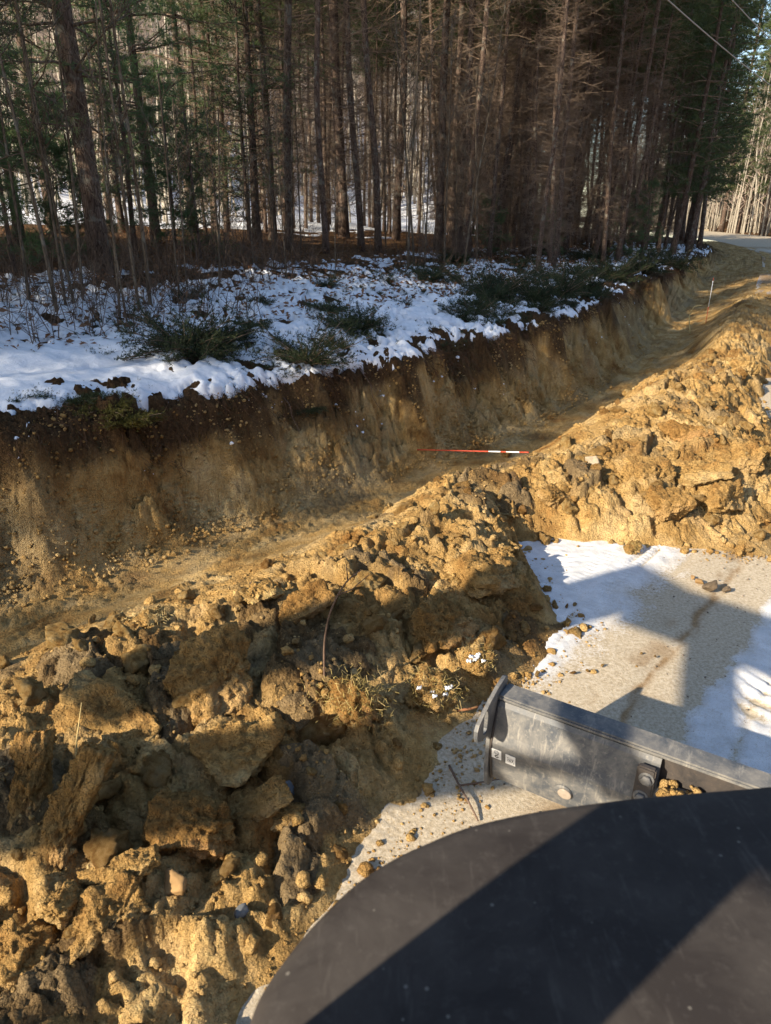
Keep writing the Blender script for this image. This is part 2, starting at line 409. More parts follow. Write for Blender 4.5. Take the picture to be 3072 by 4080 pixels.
# --- road: packed sand with thin snow
def road_mat():
    k = NT('packed_sand_road', 0.9, 0.15)
    n = k.noise(1.2, 5, 0.6); n2 = k.noise(55, 4, 0.75); n3 = k.noise(170, 3, 0.75)
    c = k.ramp(n2, [(0.28, (0.30, 0.235, 0.15)), (0.5, (0.49, 0.405, 0.285)), (0.74, (0.64, 0.56, 0.43))])
    c = k.mix(k.ramp(n3, [(0.62, 0), (0.72, 0.7)]), c, (0.66, 0.60, 0.50))
    c = k.mix(k.ramp(n3, [(0.26, 0.8), (0.34, 0)]), c, (0.12, 0.09, 0.06))
    c = k.mix(k.attr('dirt'), c, k.ramp(n2, [(0.3, (0.17, 0.095, 0.035)), (0.7, (0.34, 0.21, 0.09))]))
    sn = k.attr('snow')
    sm = k.ramp(k.math('ADD', sn, k.math('MULTIPLY', k.math('SUBTRACT', k.math('ADD', k.math('MULTIPLY', n2, 0.6), k.math('MULTIPLY', n3, 0.4)), 0.5), 1.1)), [(0.36, 0), (0.50, 0.55), (0.80, 0.95)])
    sm = k.mix(k.ramp(n3, [(0.34, 0.75), (0.46, 0)]), sm, (0.15, 0.15, 0.15))
    c = k.mix(sm, c, k.ramp(k.noise(9, 4, 0.6), [(0.3, (0.58, 0.59, 0.60)), (0.7, (0.78, 0.79, 0.80))]))
    k.col(c); k.bump(n2, 0.5, 0.008); k.bump(n3, 0.7, 0.004)
    return k.m
rs = np.concatenate([np.arange(-14, -1.5, 0.2), np.arange(-1.5, 6.5, 0.013), steps(6.5, 125, 0.03, 1.015, 0.9)])
rt = np.concatenate([np.arange(-9.2, -6.3, 0.15), np.arange(-6.3, -1.8, 0.013), np.arange(-1.8, -1.44, 0.06)])
S_, T_ = np.meshgrid(rs, rt, indexing='ij'); X_, Y_ = xy(S_, T_)
# (a, b): local road axes measured at the snow patch in front of the machine; b = across the road
_q0 = P(2579, 2764, 0); _q1 = P(2914, 2243, 0)
ra = (_q1-_q0)[:2]; ra /= np.linalg.norm(ra); rb = np.array([ra[1], -ra[0]])
A_ = X_*ra[0]+Y_*ra[1]; B_ = X_*rb[0]+Y_*rb[1]
B0 = float(_q0[0]*rb[0]+_q0[1]*rb[1])                    # the dirt line
def lanes(b0, b1, soft=0.05): return sst(b0-soft, b0+soft, B_)*(1-sst(b1-soft, b1+soft, B_))
wob = 0.05*vn(A_*1.2, 0*A_, 50)+0.02*vn(A_*5, 0*A_, 51)
Bw = B_+wob-B0
snow = (0.88+0.2*fbm(A_*2.2, B_*3, 66, 3))*(1-sst(-0.66, -0.06, Bw+0.16*fbm(A_*2.5, B_*4, 52, 4)))
snow = np.maximum(snow, 0.42*(1-sst(-0.35, -0.02, Bw)))
snow = np.maximum(snow, 0.12)
_a0 = float(P(2160, 2745, 0)[:2] @ ra)
snow = snow*(0.30+0.70*sst(_a0-0.35, _a0+0.25, A_+0.3*fbm(A_*2, B_*2, 64, 3)))
snow = np.maximum(snow, 0.80*sst(0.20, 0.36, Bw+0.06*fbm(A_*6, B_*6, 65, 3)))
snow = snow*(1-0.45*sst(0.25, 0.6, fbm(A_*5, B_*5, 53, 3))*(Bw > 0.2))
snow *= 1-0.25*sst(0.3, 0.9, fbm(A_*1.5, B_*1.5, 54, 3)+0.2)
dirt = 0.9*np.exp(-(Bw/0.028)**2)*sst(-0.3, 0.4, fbm(A_*9, B_*20, 55, 3)+0.2)
dirt = np.maximum(dirt, 0.6*np.exp(-((Bw+0.05)/0.10)**2)*sst(0.1, 0.6, vn(A_*6, B_*10, 56)))
# tyre tread: oblique lug marks along the two track edges
lug = 0
for b_, w_ in ((-0.98, 0.11), (0.62, 0.20), (1.05, 0.2)):
    tri = np.abs(((A_*0.9 + (Bw-b_)*0.6*np.sign(b_))/0.095 + 0.5*vn(A_*2.3, B_*3, 59)) % 1 - 0.5)*2
    lug = lug + np.exp(-((Bw-b_)/w_)**2)*(sst(0.35, 0.6, tri)-0.5)*sst(-0.1, 0.5, fbm(A_*2.5, B_*4, 57, 3)+0.12)
trk = 0
for b_, w_, q_ in ((-.92, .012, .35), (-.60, .02, .3), (-.52, .012, .25), (-.30, .015, .2), (.50, .02, .2), (.80, .02, .25)):
    trk = trk + q_*np.exp(-((Bw-b_+.02*vn(A_*.7, 0*A_, 67))/w_)**2)*sst(-.3, .3, vn(A_*2.5, B_*3, 68))
rib = sst(.2, .5, np.abs((A_/.05) % 1-.5)*2)*(np.exp(-((Bw+.56)/.05)**2)+np.exp(-((Bw+.76)/.05)**2))
snow = np.clip(snow + 0.42*lug - 1.5*trk - .10*rib*snow + 0.16*fbm(A_*9, B_*9, 69, 3)*(snow > .2), 0, 1)
near = sst(-1.5, -1.0, S_)*(1-sst(6.0, 9, S_))
snow = near*snow + (1-near)*np.clip(0.25+0.5*fbm(S_*0.15, T_*0.8, 58, 3)+0.25*np.exp(-((S_-47)/4)**2), 0, 1)
farlit = sst(50, 54, S_)
snow = snow*(1-farlit) + farlit*0.0
Z_ = 0.0*S_ + 0.010*fbm(S_*1.1, T_*2.5, 60, 3) + near*(0.014*lug - 0.02*trk - .003*rib + 0.012*sst(0.5, 0.9, snow) + 0.006*fbm(A_*14, B_*14, 61, 3)*snow - 0.008*np.exp(-(Bw/0.05)**2))
rut = sst(8, 12, S_)
Z_ = Z_ + rut*0.06*fbm(S_*0.25, T_*3.0, 62, 3)*(1-farlit)
dirt = np.maximum(dirt*near, 0.9*rut*(1-farlit)*sst(-0.1, 0.3, fbm(S_*0.3, T_*1.5, 63, 3)+0.25))
Z_ = Z_ + np.interp(S_, [50, 125], [0, 0.3])
obj('road', mk_mesh('road', np.stack([X_, Y_, Z_], -1).reshape(-1, 3), grid_faces(len(rs), len(rt)), True, {'snow': snow, 'dirt': dirt}),
    road_mat(), kind='structure', label='packed sand road with thin tyre-marked snow')

# --- spoil heap thrown out of the ditch onto the road's edge
_op = [(-1.2, .2), (-.75, .8), (-.39, 1.37), (-.2, 1.73), (.14, 2.21), (.50, 2.95), (.80, 3.27), (1.13, 3.66), (1.07, 3.97), (.93, 4.79), (1.61, 4.79), (2.26, 4.69), (2.79, 4.63), (3.6, 5.2),
       (4.1, 7.0), (4.9, 9.3), (6.6, 12.4), (8.6, 15.8), (10.5, 19.0)]
_os, _ot = st([p[0] for p in _op], [p[1] for p in _op])
_or = np.argsort(_os); _os = _os[_or]; _ot = _ot[_or]
def spoil_h(s, t):
    wb = 0.10*vn(s*2.2, t*1.5, 70) + 0.06*vn(s*6, t*6, 71)
    to = np.interp(s, _os, _ot) + wb
    ti = np.interp(s, [-2, 3, 5, 8, 14], [-1.35, -1.2, -0.95, -0.8, -0.75]) + 0.18*vn(s*0.9, 0*s, 72) + 0.06*vn(s*4, t*2, 73)
    w = (t-to)/(ti-to)
    Hs = np.interp(s, [-4, -1, 1, 2.6, 3.6, 4.3, 5.2, 6.4, 7.6, 9, 11, 15, 19, 22], [.24, .27, .28, .32, .33, .30, .54, .62, .46, .36, .40, .30, .20, -.1])
    sh = np.interp(w, [-0.3, 0, 0.12, 0.35, 0.6, 0.8, 1.0, 1.3], [-.5, 0, .30, .78, 1.0, .72, .18, -.5])
    lump = 1 + 0.28*fbm(s*1.1, t*1.3, 74, 3)
    h = Hs*sh*np.where(sh > 0, lump, 1)
    rough = sst(0.0, 0.12, w)*(1-0.85*sst(0.62, 0.88, w))
    f1, i1 = facets(s, t, 0.42, 75, 0.9, 0.35, 0.06)
    f2, i2 = facets(s+9, t*1.1, 0.19, 76, 0.8, 0.4, 0.07)
    f3, i3 = facets(s, t+4, 0.085, 77, 0.7, 0.5, 0.12)
    f4, i4 = facets(s+2, t, 0.04, 78, 0.6, 0.4, 0.14)
    h = h + rough*(0.085*f1 + 0.046*f2 + 0.026*f3 + 0.013*f4 + 0.03 + 0.03*fbm(s*5, t*5, 79, 4) + 0.012*fbm(s*22, t*22, 84, 3))
    h = h + (1-rough)*sst(0.05, 0.2, w)*(0.03*fbm(s*1.2, t*7, 80, 4)+0.012*f3*sst(0.1, 0.5, fbm(s*2, t*3, 83, 3)+.1))
    hum = 0.8*sst(0.56, 0.70, 0.5*(0.5+0.5*fbm(s*1.4, t*1.6, 81, 3)) + 0.35*i1 + 0.2*i2 - 0.16*sst(3.2, 4.6, s))
    tint = np.clip(0.5 + 0.4*(i2-0.5) + 0.35*(i3-0.5) + 0.3*fbm(s*1.5, t*1.5, 82, 3), 0, 1)
    grey = 0.55*sst(0.62, 0.85, i1*0.6+i2*0.4)
    return h, hum, tint, grey
def spoil_base(s, t): return np.where(t < -1.4, 0.0, prof(s, t, False))
def spoil_z(x, y):
    s, t = st(x, y); h = spoil_h(s, t)[0]; b = prof(s, t, False)
    return np.where(h > 0, b+h, b)
def spoil_mesh(ss, tt, name):
    S_, T_ = np.meshgrid(ss, tt, indexing='ij'); X_, Y_ = xy(S_, T_)
    h, hum, tint, grey = spoil_h(S_, T_)
    Z_ = prof(S_, T_, False) + np.maximum(h, -0.10)
    k = h > -0.07
    kf = k[:-1, :-1] | k[1:, :-1] | k[:-1, 1:] | k[1:, 1:]
    V_, f_, at = compact(np.stack([X_, Y_, Z_], -1).reshape(-1, 3), grid_faces(len(ss), len(tt), kf), {'top': hum, 'tint': tint, 'grey': grey})
    return mk_mesh(name, V_, f_, True, at)
ssp = np.concatenate([np.arange(-4.5, -1.2, 0.05), np.arange(-1.2, 8.0, 0.0135), steps(8.0, 22, 0.0135, 1.012, 0.09)])
tsp = np.concatenate([np.arange(-5.2, -4.3, 0.04), np.arange(-4.3, -0.35, 0.0145)])
obj('spoil_heap', spoil_mesh(ssp, tsp, 'spoil_heap'), M['soil'],
    label='long rough heap of tan soil between ditch and road', cat='soil heap')

# ------------------------------------------------------------------ snow lying on the bank and in the wood
ns = np.concatenate([np.arange(-3.0, 9, 0.022), steps(9, 46, 0.024, 1.012, 0.25)])
nt = np.concatenate([np.arange(0.80, 3.2, 0.021), steps(3.2, 6.6, 0.024, 1.03, 0.1)])
S_, T_ = np.meshgrid(ns, nt, indexing='ij'); X_, Y_ = xy(S_, T_)
def bank_top(S_, T_):
    z = prof(S_, T_)
    wm = sst(0.25, 0.6, T_)*(1-sst(1.3, 1.9, T_))
    return z + wm*0.02*fbm(S_*9, T_*9, 23, 3) + sst(1.2, 1.6, T_)*(0.05*fbm(S_*2.5, T_*2.5, 27, 4))
Gz = bank_top(S_, T_)
big = fbm(S_*0.45, T_*0.6, 90, 3); mid = fbm(S_*1.7, T_*1.9, 91, 4); fine = fbm(S_*6, T_*6, 92, 3)
F1, F2, c1, c2, c3, _, _ = vor(S_*6.5+0.9*vn(S_*3, T_*3, 93), T_*6.5+0.9*vn(S_*3, T_*3, 98), 94)
cellhole = (c3 < 0.30)*1.0
speck = fbm(S_*16, T_*16, 99, 2)
# smooth cover close to the lip on the left, broken lumps over the low shrubs elsewhere
smooth = (1-sst(2.3, 3.4, S_+0.6*vn(T_*1.2, S_*.3, 95)))*sst(1.05, 1.3, T_)*(1-sst(2.5, 2.95, T_+0.15*vn(S_*2, 0*S_, 96)))
strip = (1-sst(2.4, 2.9, S_))*sst(2.6, 2.9, T_)*(1-sst(3.2, 3.8, T_))             # leafy strip under the saplings
cover = 0.10 + 0.45*big + 0.62*mid + 0.50*fine + 0.28*speck*(1-.7*smooth) + 1.05*smooth - 0.35*strip
cover = cover + 0.42*sst(1.2, 1.6, T_)*(1-sst(4.2, 5.6, T_))*sst(-3, 0, S_)*(1-sst(9, 13, S_)) - 0.15*sst(4.5, 6.5, T_)
cover = cover - 1.4*(1-sst(1.04, 1.20, prof(S_, T_, True, True) + 0.10*mid)) - 0.14*sst(7, 11, S_) - 0.9*cellhole*(1-smooth)*sst(1.1,1.4,T_)
lumps = (1-sst(0.05, 0.62, F1))*(1-0.85*smooth)*c2
h = 0.075*np.sqrt(np.clip(cover, 0, 1)) + 0.05*lumps*sst(0.0, 0.25, cover) - 0.05*(F2-F1 < 0.10)*(1-smooth)*(c1 > 0.25)*sst(0.9, 0.3, cover)
h = h + smooth*0.03*fbm(S_*1.5, T_*1.5, 97, 3) + 0.012*fine
h = np.where(cover > 0.02, h, -0.05)
k = h > 0.0
kf = k[:-1, :-1] | k[1:, :-1] | k[:-1, 1:] | k[1:, 1:]
V_, f_, _ = compact(np.stack([X_, Y_, Gz+np.maximum(h, -0.03)], -1).reshape(-1, 3), grid_faces(len(ns), len(nt), kf), {})
obj('snow', mk_mesh('snow', V_, f_, True), M['snow'], kind='stuff', label='lumpy snow lying on the roadside bank')
def bank_z(x, y):
    s, t = st(x, y); return bank_top(s, t)
# in the wood: patches, a wide lit clearing beyond the pines
cw = 0.30 + 0.45*fbm(WX*0.16, WY*0.16, 101, 3) + 0.40*fbm(WX*0.7, WY*0.7, 102, 4)
cw = cw - 0.45*sst(0.10, 0.25, -WX/np.maximum(WY, 1)) - 0.75*np.exp(-((WT-9)/4.5)**2)*(WS > -5) + 0.75*sst(15, 19, WT)*(1-sst(34, 40, WT)) - 0.25*sst(40, 50, WT)
hw = np.where(cw > 0.0, 0.09*np.sqrt(np.clip(cw, 0, 1)), -0.06)
k = (hw > 0) & keep & (WT > 0) & (WY > -2)
kfw = k[:-1, :-1] | k[1:, :-1] | k[:-1, 1:] | k[1:, 1:]
V_, f_, _ = compact(np.stack([WX, WY, WZ+np.maximum(hw, -0.04)], -1).reshape(-1, 3), grid_faces(len(wx), len(wy), kfw), {})
obj('snow', mk_mesh('wood_snow', V_, f_, True), M['snow'], kind='stuff', label='patches of snow on the floor of the wood and the clearing')

# ------------------------------------------------------------------ ray onto the built ground
def surf(x, y):
    s, t = st(x, y); b = prof(s, t, False)
    h = spoil_h(s, t)[0]
    return np.where((t < -0.3) & (s < 22), b+np.maximum(h, 0), b)
def hit(px, py, lo=1.2, hi=60.0):
    d = FW + (px-1536)/FPX*RT - (py-2040)/FPX*UP
    k = np.geomspace(lo, hi, 500); X = d[0]*k; Y = d[1]*k; Z = CAM_H+d[2]*k
    G = surf(X, Y); i = int(np.argmax(Z < G))
    if not (Z[i] < G[i]): i = len(k)-1
    k = np.linspace(k[max(i-1, 0)], k[i], 30); X = d[0]*k; Y = d[1]*k; Z = CAM_H+d[2]*k
    i = int(np.argmax(Z < surf(X, Y))); return np.array([X[i], Y[i], Z[i]])

# ------------------------------------------------------------------ tree kits
def rnd(a, b, n=None): return RNG.uniform(a, b, n)
def unit(v): return v/np.maximum(np.linalg.norm(v, axis=-1, keepdims=True), 1e-9)
def trunk_path(Ht, bend, n=14, seed=0):
    r = np.random.default_rng(seed); z = np.linspace(-0.25, Ht, n)
    ph = r.uniform(0, 6.28, 4)
    x = bend*(np.sin(z*0.35+ph[0])-np.sin(ph[0])) + bend*0.35*(np.sin(z*1.1+ph[1])-np.sin(ph[1]))
    y = bend*(np.sin(z*0.32+ph[2])-np.sin(ph[2])) + bend*0.35*(np.sin(z*1.0+ph[3])-np.sin(ph[3]))
    return np.stack([x, y, z], 1)
def on_path(path, z):
    return np.stack([np.interp(z, path[:, 2], path[:, 0]), np.interp(z, path[:, 2], path[:, 1]), z], -1)
def limb_set(path, z, L, az, rise, r0, seg=3, droop=0.0, wig=0.12):
    """limbs as chains: returns list of (P0,P1,r0,r1) batches and the node arrays (n, seg+1, 3)"""
    n = len(z); base = on_path(path, z)
    d = np.stack([np.cos(az)*np.cos(rise), np.sin(az)*np.cos(rise), np.sin(rise)], -1)
    nodes = [base]; p = base; dirs = d
    for k in range(seg):
        dirs = unit(dirs + RNG.normal(0, wig, (n, 3)) + np.array([0, 0, -droop]))
        p = p + dirs*(L/seg)[:, None]; nodes.append(p)
    return np.stack(nodes, 1)
def add_chain(mb, nodes, r0, r1=0.003, sides=3):
    n, m_, _ = nodes.shape; r0 = np.broadcast_to(np.asarray(r0, float), (n,))
    for k in range(m_-1):
        a = r0*(1-k/(m_-1)) + r1*(k/(m_-1)); b = r0*(1-(k+1)/(m_-1)) + r1*((k+1)/(m_-1))
        V, F = tubes(nodes[:, k], nodes[:, k+1], a, b, sides); mb.add(V, F)
def side_twigs(nodes, per, Lt, spread=0.9, up=0.1):
    """twigs off the limbs: returns (base, tip)"""
    n, m_, _ = nodes.shape
    i = np.repeat(np.arange(n), per); u = RNG.uniform(0.15, 1.0, len(i))*(m_-1); k = np.minimum(u.astype(int), m_-2); f = (u-k)[:, None]
    b = nodes[i, k]*(1-f)+nodes[i, k+1]*f
    d = unit(unit(nodes[i, k+1]-nodes[i, k])*0.7 + RNG.normal(0, spread, (len(i), 3))*np.array([1, 1, 0.6]) + np.array([0, 0, up]))
    L = RNG.uniform(0.4, 1.0, len(i))*Lt
    return b, b+d*L[:, None], d
def tufts(pos, axis, per, Ln, wd, cone=0.8):
    """needle tufts: thin triangles fanned round an axis"""
    n = len(pos); i = np.repeat(np.arange(n), per)
    d = unit(axis[i] + RNG.normal(0, cone, (len(i), 3)))
    L = RNG.uniform(0.6, 1.1, len(i))[:, None]*Ln
    sd = unit(np.cross(d, RNG.normal(0, 1, (len(i), 3))))*wd
    b = pos[i] + RNG.normal(0, Ln*0.15, (len(i), 3))
    V = np.stack([b-sd, b+sd, b+d*L], 1).reshape(-1, 3)
    return V, np.arange(len(i)*3).reshape(-1, 3)

def pine_kit(seed, Ht=15.0, r=0.084, dead=(0.9, 9.5), live=(8.0, 15.0), twigs=9, tw_r=0.0042):
    """slender plantation pine: bare trunk, whorls of dead brown branches, small live crown"""
    path = trunk_path(Ht, 0.10, 18, seed)
    rad = np.interp(path[:, 2], [-0.3, 0.0, 0.5, Ht*0.6, Ht], [r*1.45, r*1.2, r, r*0.6, 0.02])
    V, F = tube_path(path, rad, 10); trunk = mk_mesh('trunk', V, F, True)
    z = np.arange(dead[0], dead[1], 0.36); z = np.repeat(z, 5) + rnd(-0.10, 0.10, len(z)*5); n = len(z)
    L = np.interp(z, [0.8, 3, 8, 10], [0.55, 1.15, 1.5, 1.5])*rnd(0.35, 1.0, n)
    az = rnd(0, 6.28, n); nod = limb_set(path, z, L, az, rnd(-0.15, 0.45, n), 0.01, 3, 0.05, 0.16)
    mb = MB(); add_chain(mb, nod, rnd(0.007, 0.013, n), 0.003)
    b, t, d = side_twigs(nod, twigs, 0.5); V, F = tubes(b, t, tw_r, 0.0018); mb.add(V, F)
    b2 = b+(t-b)*rnd(0.3, 0.9, len(b))[:, None]; d2 = unit(d+RNG.normal(0, 0.7, d.shape)); V, F = tubes(b2, b2+d2*rnd(0.1, 0.28, len(b))[:, None], 0.0028, 0.0014); mb.add(V, F)
    br = mb.mesh('branches')
    z = np.arange(live[0], live[1]-0.3, 0.32); z = np.repeat(z, 5) + rnd(-0.1, 0.1, len(z)*5); n = len(z)
    L = np.interp(z, [live[0], (live[0]+live[1])/2, live[1]], [1.5, 2.0, 0.5])*rnd(0.6, 1.0, n)
    nod = limb_set(path, z, L, rnd(0, 6.28, n), rnd(0.0, 0.5, n), 0.01, 3, -0.05)
    mb = MB(); add_chain(mb, nod, 0.012, 0.004)
    b, t, d = side_twigs(nod, 13, 0.42, 0.8, 0.2)
    pp = np.concatenate([t, (t+b)/2]); dd = np.concatenate([d, d])
    V, F = tufts(pp, dd, 8, 0.15, 0.0085, 0.75); mb.add(V, F)
    crown = mb.mesh('crown')
    return trunk, br, crown
def white_pine_kit(seed, Ht, r, z0, z1, Lmax, per=12, need=16, wd=0.0042, nl=0.105, step=0.55):
    """soft green pine with long flat boughs"""
    path = trunk_path(Ht, 0.06, 14, seed)
    rad = np.interp(path[:, 2], [-0.3, 0.0, 0.6, Ht], [r*1.4, r*1.2, r, 0.012])
    V, F = tube_path(path, rad, 10); trunk = mk_mesh('trunk', V, F, True)
    z = np.arange(z0, z1, step); z = np.repeat(z, 5)+rnd(-.08, .08, len(z)*5); n = len(z)
    L = np.interp(z, [z0, z0+(Ht-z0)*0.3, Ht], [Lmax*0.75, Lmax, 0.25])*rnd(0.55, 1.0, n)
    nod = limb_set(path, z, L, rnd(0, 6.28, n), rnd(-0.1, 0.35, n), 0.01, 4, 0.02, 0.10)
    mb = MB(); add_chain(mb, nod, np.clip(L*0.011, 0.004, 0.03), 0.003, 4)
    b, t, d = side_twigs(nod, per, 0.22*Lmax**0.5, 0.75, 0.1)
    V, F = tubes(b, t, 0.004, 0.002); mb.add(V, F)
    br = mb.mesh('branches')
    mb = MB()
    pp = np.concatenate([t, (t+b)/2, nod[:, -1]]); dd = np.concatenate([d, d, unit(nod[:, -1]-nod[:, -2])])
    V, F = tufts(pp, dd, need, nl, wd, 0.65); mb.add(V, F)
    return trunk, br, mb.mesh('crown')
def hardwood_kit(seed, Ht, r, spread=1.0, nl=26, tw=10, sides=7, lean=0.25):
    path = trunk_path(Ht, lean, 16, seed)
    rad = np.interp(path[:, 2], [-0.3, 0.0, 0.5, Ht], [r*1.3, r*1.15, r, 0.008])
    V, F = tube_path(path, rad, sides); trunk = mk_mesh('trunk', V, F, True)
    z = rnd(Ht*0.28, Ht*0.95, nl); L = np.interp(z, [Ht*.28, Ht*.6, Ht], [1.2, 2.4, 0.6])*spread*rnd(0.5, 1, nl)
    nod = limb_set(path, z, L, rnd(0, 6.28, nl), rnd(0.5, 1.15, nl), 0.01, 4, -0.05, 0.14)
    mb = MB(); add_chain(mb, nod, np.clip(L*0.010, 0.004, 0.03), 0.003)
    b, t, d = side_twigs(nod, tw, 0.8*spread, 0.55, 0.35); V, F = tubes(b, t, 0.0045, 0.002); mb.add(V, F)
    b2, = (b+(t-b)*rnd(0.2, 0.9, len(b))[:, None],); d2 = unit(d+RNG.normal(0, 0.5, d.shape)+np.array([0, 0, .2])); V, F = tubes(b2, b2+d2*rnd(0.15, 0.4, len(b))[:, None]*spread, 0.003, 0.0015); mb.add(V, F)
    return trunk, mb.mesh('branches'), None
def place_tree(name, kit, mats, x, y, sc, rz, lean=(0, 0), z=None, **kw):
    e = obj(name, None, loc=(x, y, gz1(x, y) if z is None else z), rot=(lean[1], lean[0], rz), scale=sc, **kw)
    e.rotation_mode = 'ZXY' if False else 'XYZ'
    e.empty_display_size = 0.2
    for nm, me, mt in zip(('trunk', 'branches', 'crown'), kit, mats):
        if me is not None: obj(nm, me, mt, e, kind='stuff' if nm == 'branches' else None)
    return e
PM = (M['pine_bark'], M['twig'], M['needle'])
pines = [pine_kit(100+i) for i in range(4)]
wpine = [white_pine_kit(200, 13, 0.13, 1.8, 12.6, 2.9, 17, 18), white_pine_kit(201, 12, 0.11, 1.2, 11.5, 2.6, 17, 18)]
ypine = [white_pine_kit(210, 3.2, 0.03, 0.35, 3.0, 1.0, 9, 16, 0.0035, 0.095, 0.30), white_pine_kit(211, 1.9, 0.02, 0.15, 1.75, 0.8, 8, 16, 0.0035, 0.09, 0.25)]
spruce = white_pine_kit(220, 6, 0.05, 0.5, 5.8, 1.5, 16, 12, 0.004, 0.035, 0.22)
hard = [hardwood_kit(300+i, 13, 0.085, 1.0) for i in range(4)]
saps = [hardwood_kit(320, 4.2, 0.020, 0.42, 16, 7, 5, 0.08), hardwood_kit(321, 3.2, 0.014, 0.36, 12, 6, 5, 0.10), hardwood_kit(322, 2.2, 0.010, 0.30, 9, 6, 5, 0.06)]
def tree_at(px, py, D):
    """plan point on the bearing of a pixel, D metres away (its foot then takes the ground's height)"""
    d = FW + (px-1536)/FPX*RT - (py-2040)/FPX*UP
    h = math.hypot(d[0], d[1]); return d[0]/h*D, d[1]/h*D
TREES = []
def far_enough(x, y, dmin):
    return all((x-a)**2+(y-b)**2 > dmin*dmin for a, b in TREES)
ords = ['first', 'second', 'third', 'fourth', 'fifth', 'sixth', 'seventh', 'eighth', 'ninth', 'tenth', 'eleventh', 'twelfth']
# the trunks that can be told apart: (foot x, foot y, distance, scale, lean in image, label)
front = [(1088, 959, 15.5, 0.95, -.02, 'pine with rough brown trunk, leftmost of the pair left of the snowy gap'),
         (1153, 996, 13.2, 0.98, .03, 'stout pine with grey patched trunk, right one of the pair left of the snowy gap'),
         (1300, 1014, 12.6, 0.78, .045, 'straight pine trunk standing alone at the near left edge of the lit snow gap'),
         (1371, 940, 17.0, 1.15, .01, 'dark pine trunk standing behind the lone trunk in the lit snow gap'),
         (1440, 1000, 13.8, 0.78, .04, 'slim pine trunk in the middle of the lit snow gap'),
         (1507, 1014, 13.0, 0.85, .035, 'pine trunk at the right edge of the lit snow gap'),
         (1577, 950, 16.0, 0.9, .035, 'pine trunk just right of the lit snow gap behind tall pale saplings'),
         (1743, 1000, 14.4, 0.95, .04, 'thick pine trunk behind the tall pale saplings, left of a close pair'),
         (1799, 980, 15.5, 0.8, .06, 'left trunk of the close pair of pines behind the pale saplings'),
         (1822, 1000, 14.6, 0.85, .07, 'right trunk of the close pair of pines behind the pale saplings'),
         (1978, 950, 17, 0.85, .07, 'dark leaning pine right of the pale saplings'),
         (2080, 1000, 15.6, 0.8, .09, 'leaning pine over the dark junipers at mid bank')]
for i, (px, py, D, sc, ln, lb) in enumerate(front):
    _p = hit(px, py); D = min(max(float(np.hypot(_p[0], _p[1])), 12.0), 24.0); x, y = tree_at(px, py, D); sc *= D/15.5; TREES.append((x, y))
    place_tree('pine_tree', pines[i % 4], PM, x, y, sc, rnd(0, 6), (ln, 0), label=lb, cat='tree', group='pines along the edge of the wood')
for px, py, D, sc, kit, lb in [(380, 900, 12.5, 1.15, 0, 'big dark white pine with low green boughs at left edge of the wood'),
                               (604, 793, 17.0, 0.9, 1, 'darker slim white pine with green boughs right of the biggest pine')]:
    x, y = tree_at(px, py, D); TREES.append((x, y))
    place_tree('white_pine_tree', wpine[kit], (M['pine_bark'], M['twig'], M['white_needle']), x, y, sc, rnd(0, 6), (0, 0), label=lb, cat='tree')
x, y = tree_at(986, 802, 19); TREES.append((x, y))
place_tree('spruce_tree', spruce, (M['pine_bark'], M['twig'], M['spruce']), x, y, 1.0, 1.0, label='small dark spruce with level branches between the white pine and the brown pines', cat='tree')
# the crowded stand to the right
n = 0; tries = 0
while n < 150 and tries < 9000:
    tries += 1
    s = rnd(9.5, 46); t = rnd(2.6, 15.5)
    if s < 15 and t < 5.5: continue
    x, y = (float(v) for v in xy(s, t))
    if y < 6 or x/y < 0.06 or x/y > 0.54 or not far_enough(x, y, 0.85): continue
    TREES.append((x, y)); n += 1
    ln = 0.05 + 0.05*sst(20, 40, s) + rnd(-.02, .02)
    e = place_tree('pine_tree', pines[n % 4], PM, x, y, float(rnd(0.7, 1.0)), rnd(0, 6), (ln, rnd(-.02, .02)),
               label='slim pine in the crowded brown-branched stand on the right of the wood', cat='tree', group='pines of the crowded stand')
# a thinner scatter deeper in on the left
n = 0; tries = 0
while n < 12 and tries < 6000:
    tries += 1
    x, y = rnd(-18, 8), rnd(20, 34)
    if abs(x/y) > 0.62 or not far_enough(x, y, 1.1): continue
    s, t = st(x, y)
    if t[0] < 6.5 or t[0] > 22: continue
    px = 1536 + x/y*1.09*FPX
    if 1200 < px < 1620 and y < 30 and n % 3: continue
    TREES.append((x, y)); n += 1
    place_tree('pine_tree', pines[n % 4], PM, x, y, float(rnd(0.6, 0.95)), rnd(0, 6), (rnd(-.02, .03), 0),
               label='thin pine standing deeper in the wood behind the white pines', cat='tree', group='pines deeper in the left of the wood')
n = 0; tries = 0
while n < 28 and tries < 3000:
    tries += 1
    x, y = rnd(-6, 6), rnd(25, 44); s, t = st(x, y)
    if t[0] < 12 or t[0] > 30 or not far_enough(x, y, .9): continue
    TREES.append((x, y)); n += 1
    place_tree('pine_tree', pines[n % 4], PM, x, y, float(rnd(0.7, 1.0)), rnd(0, 6), (rnd(-.02, .03), 0),
               label='distant pine seen through the lit snow gap', cat='tree', group='distant pines behind the snow gap')
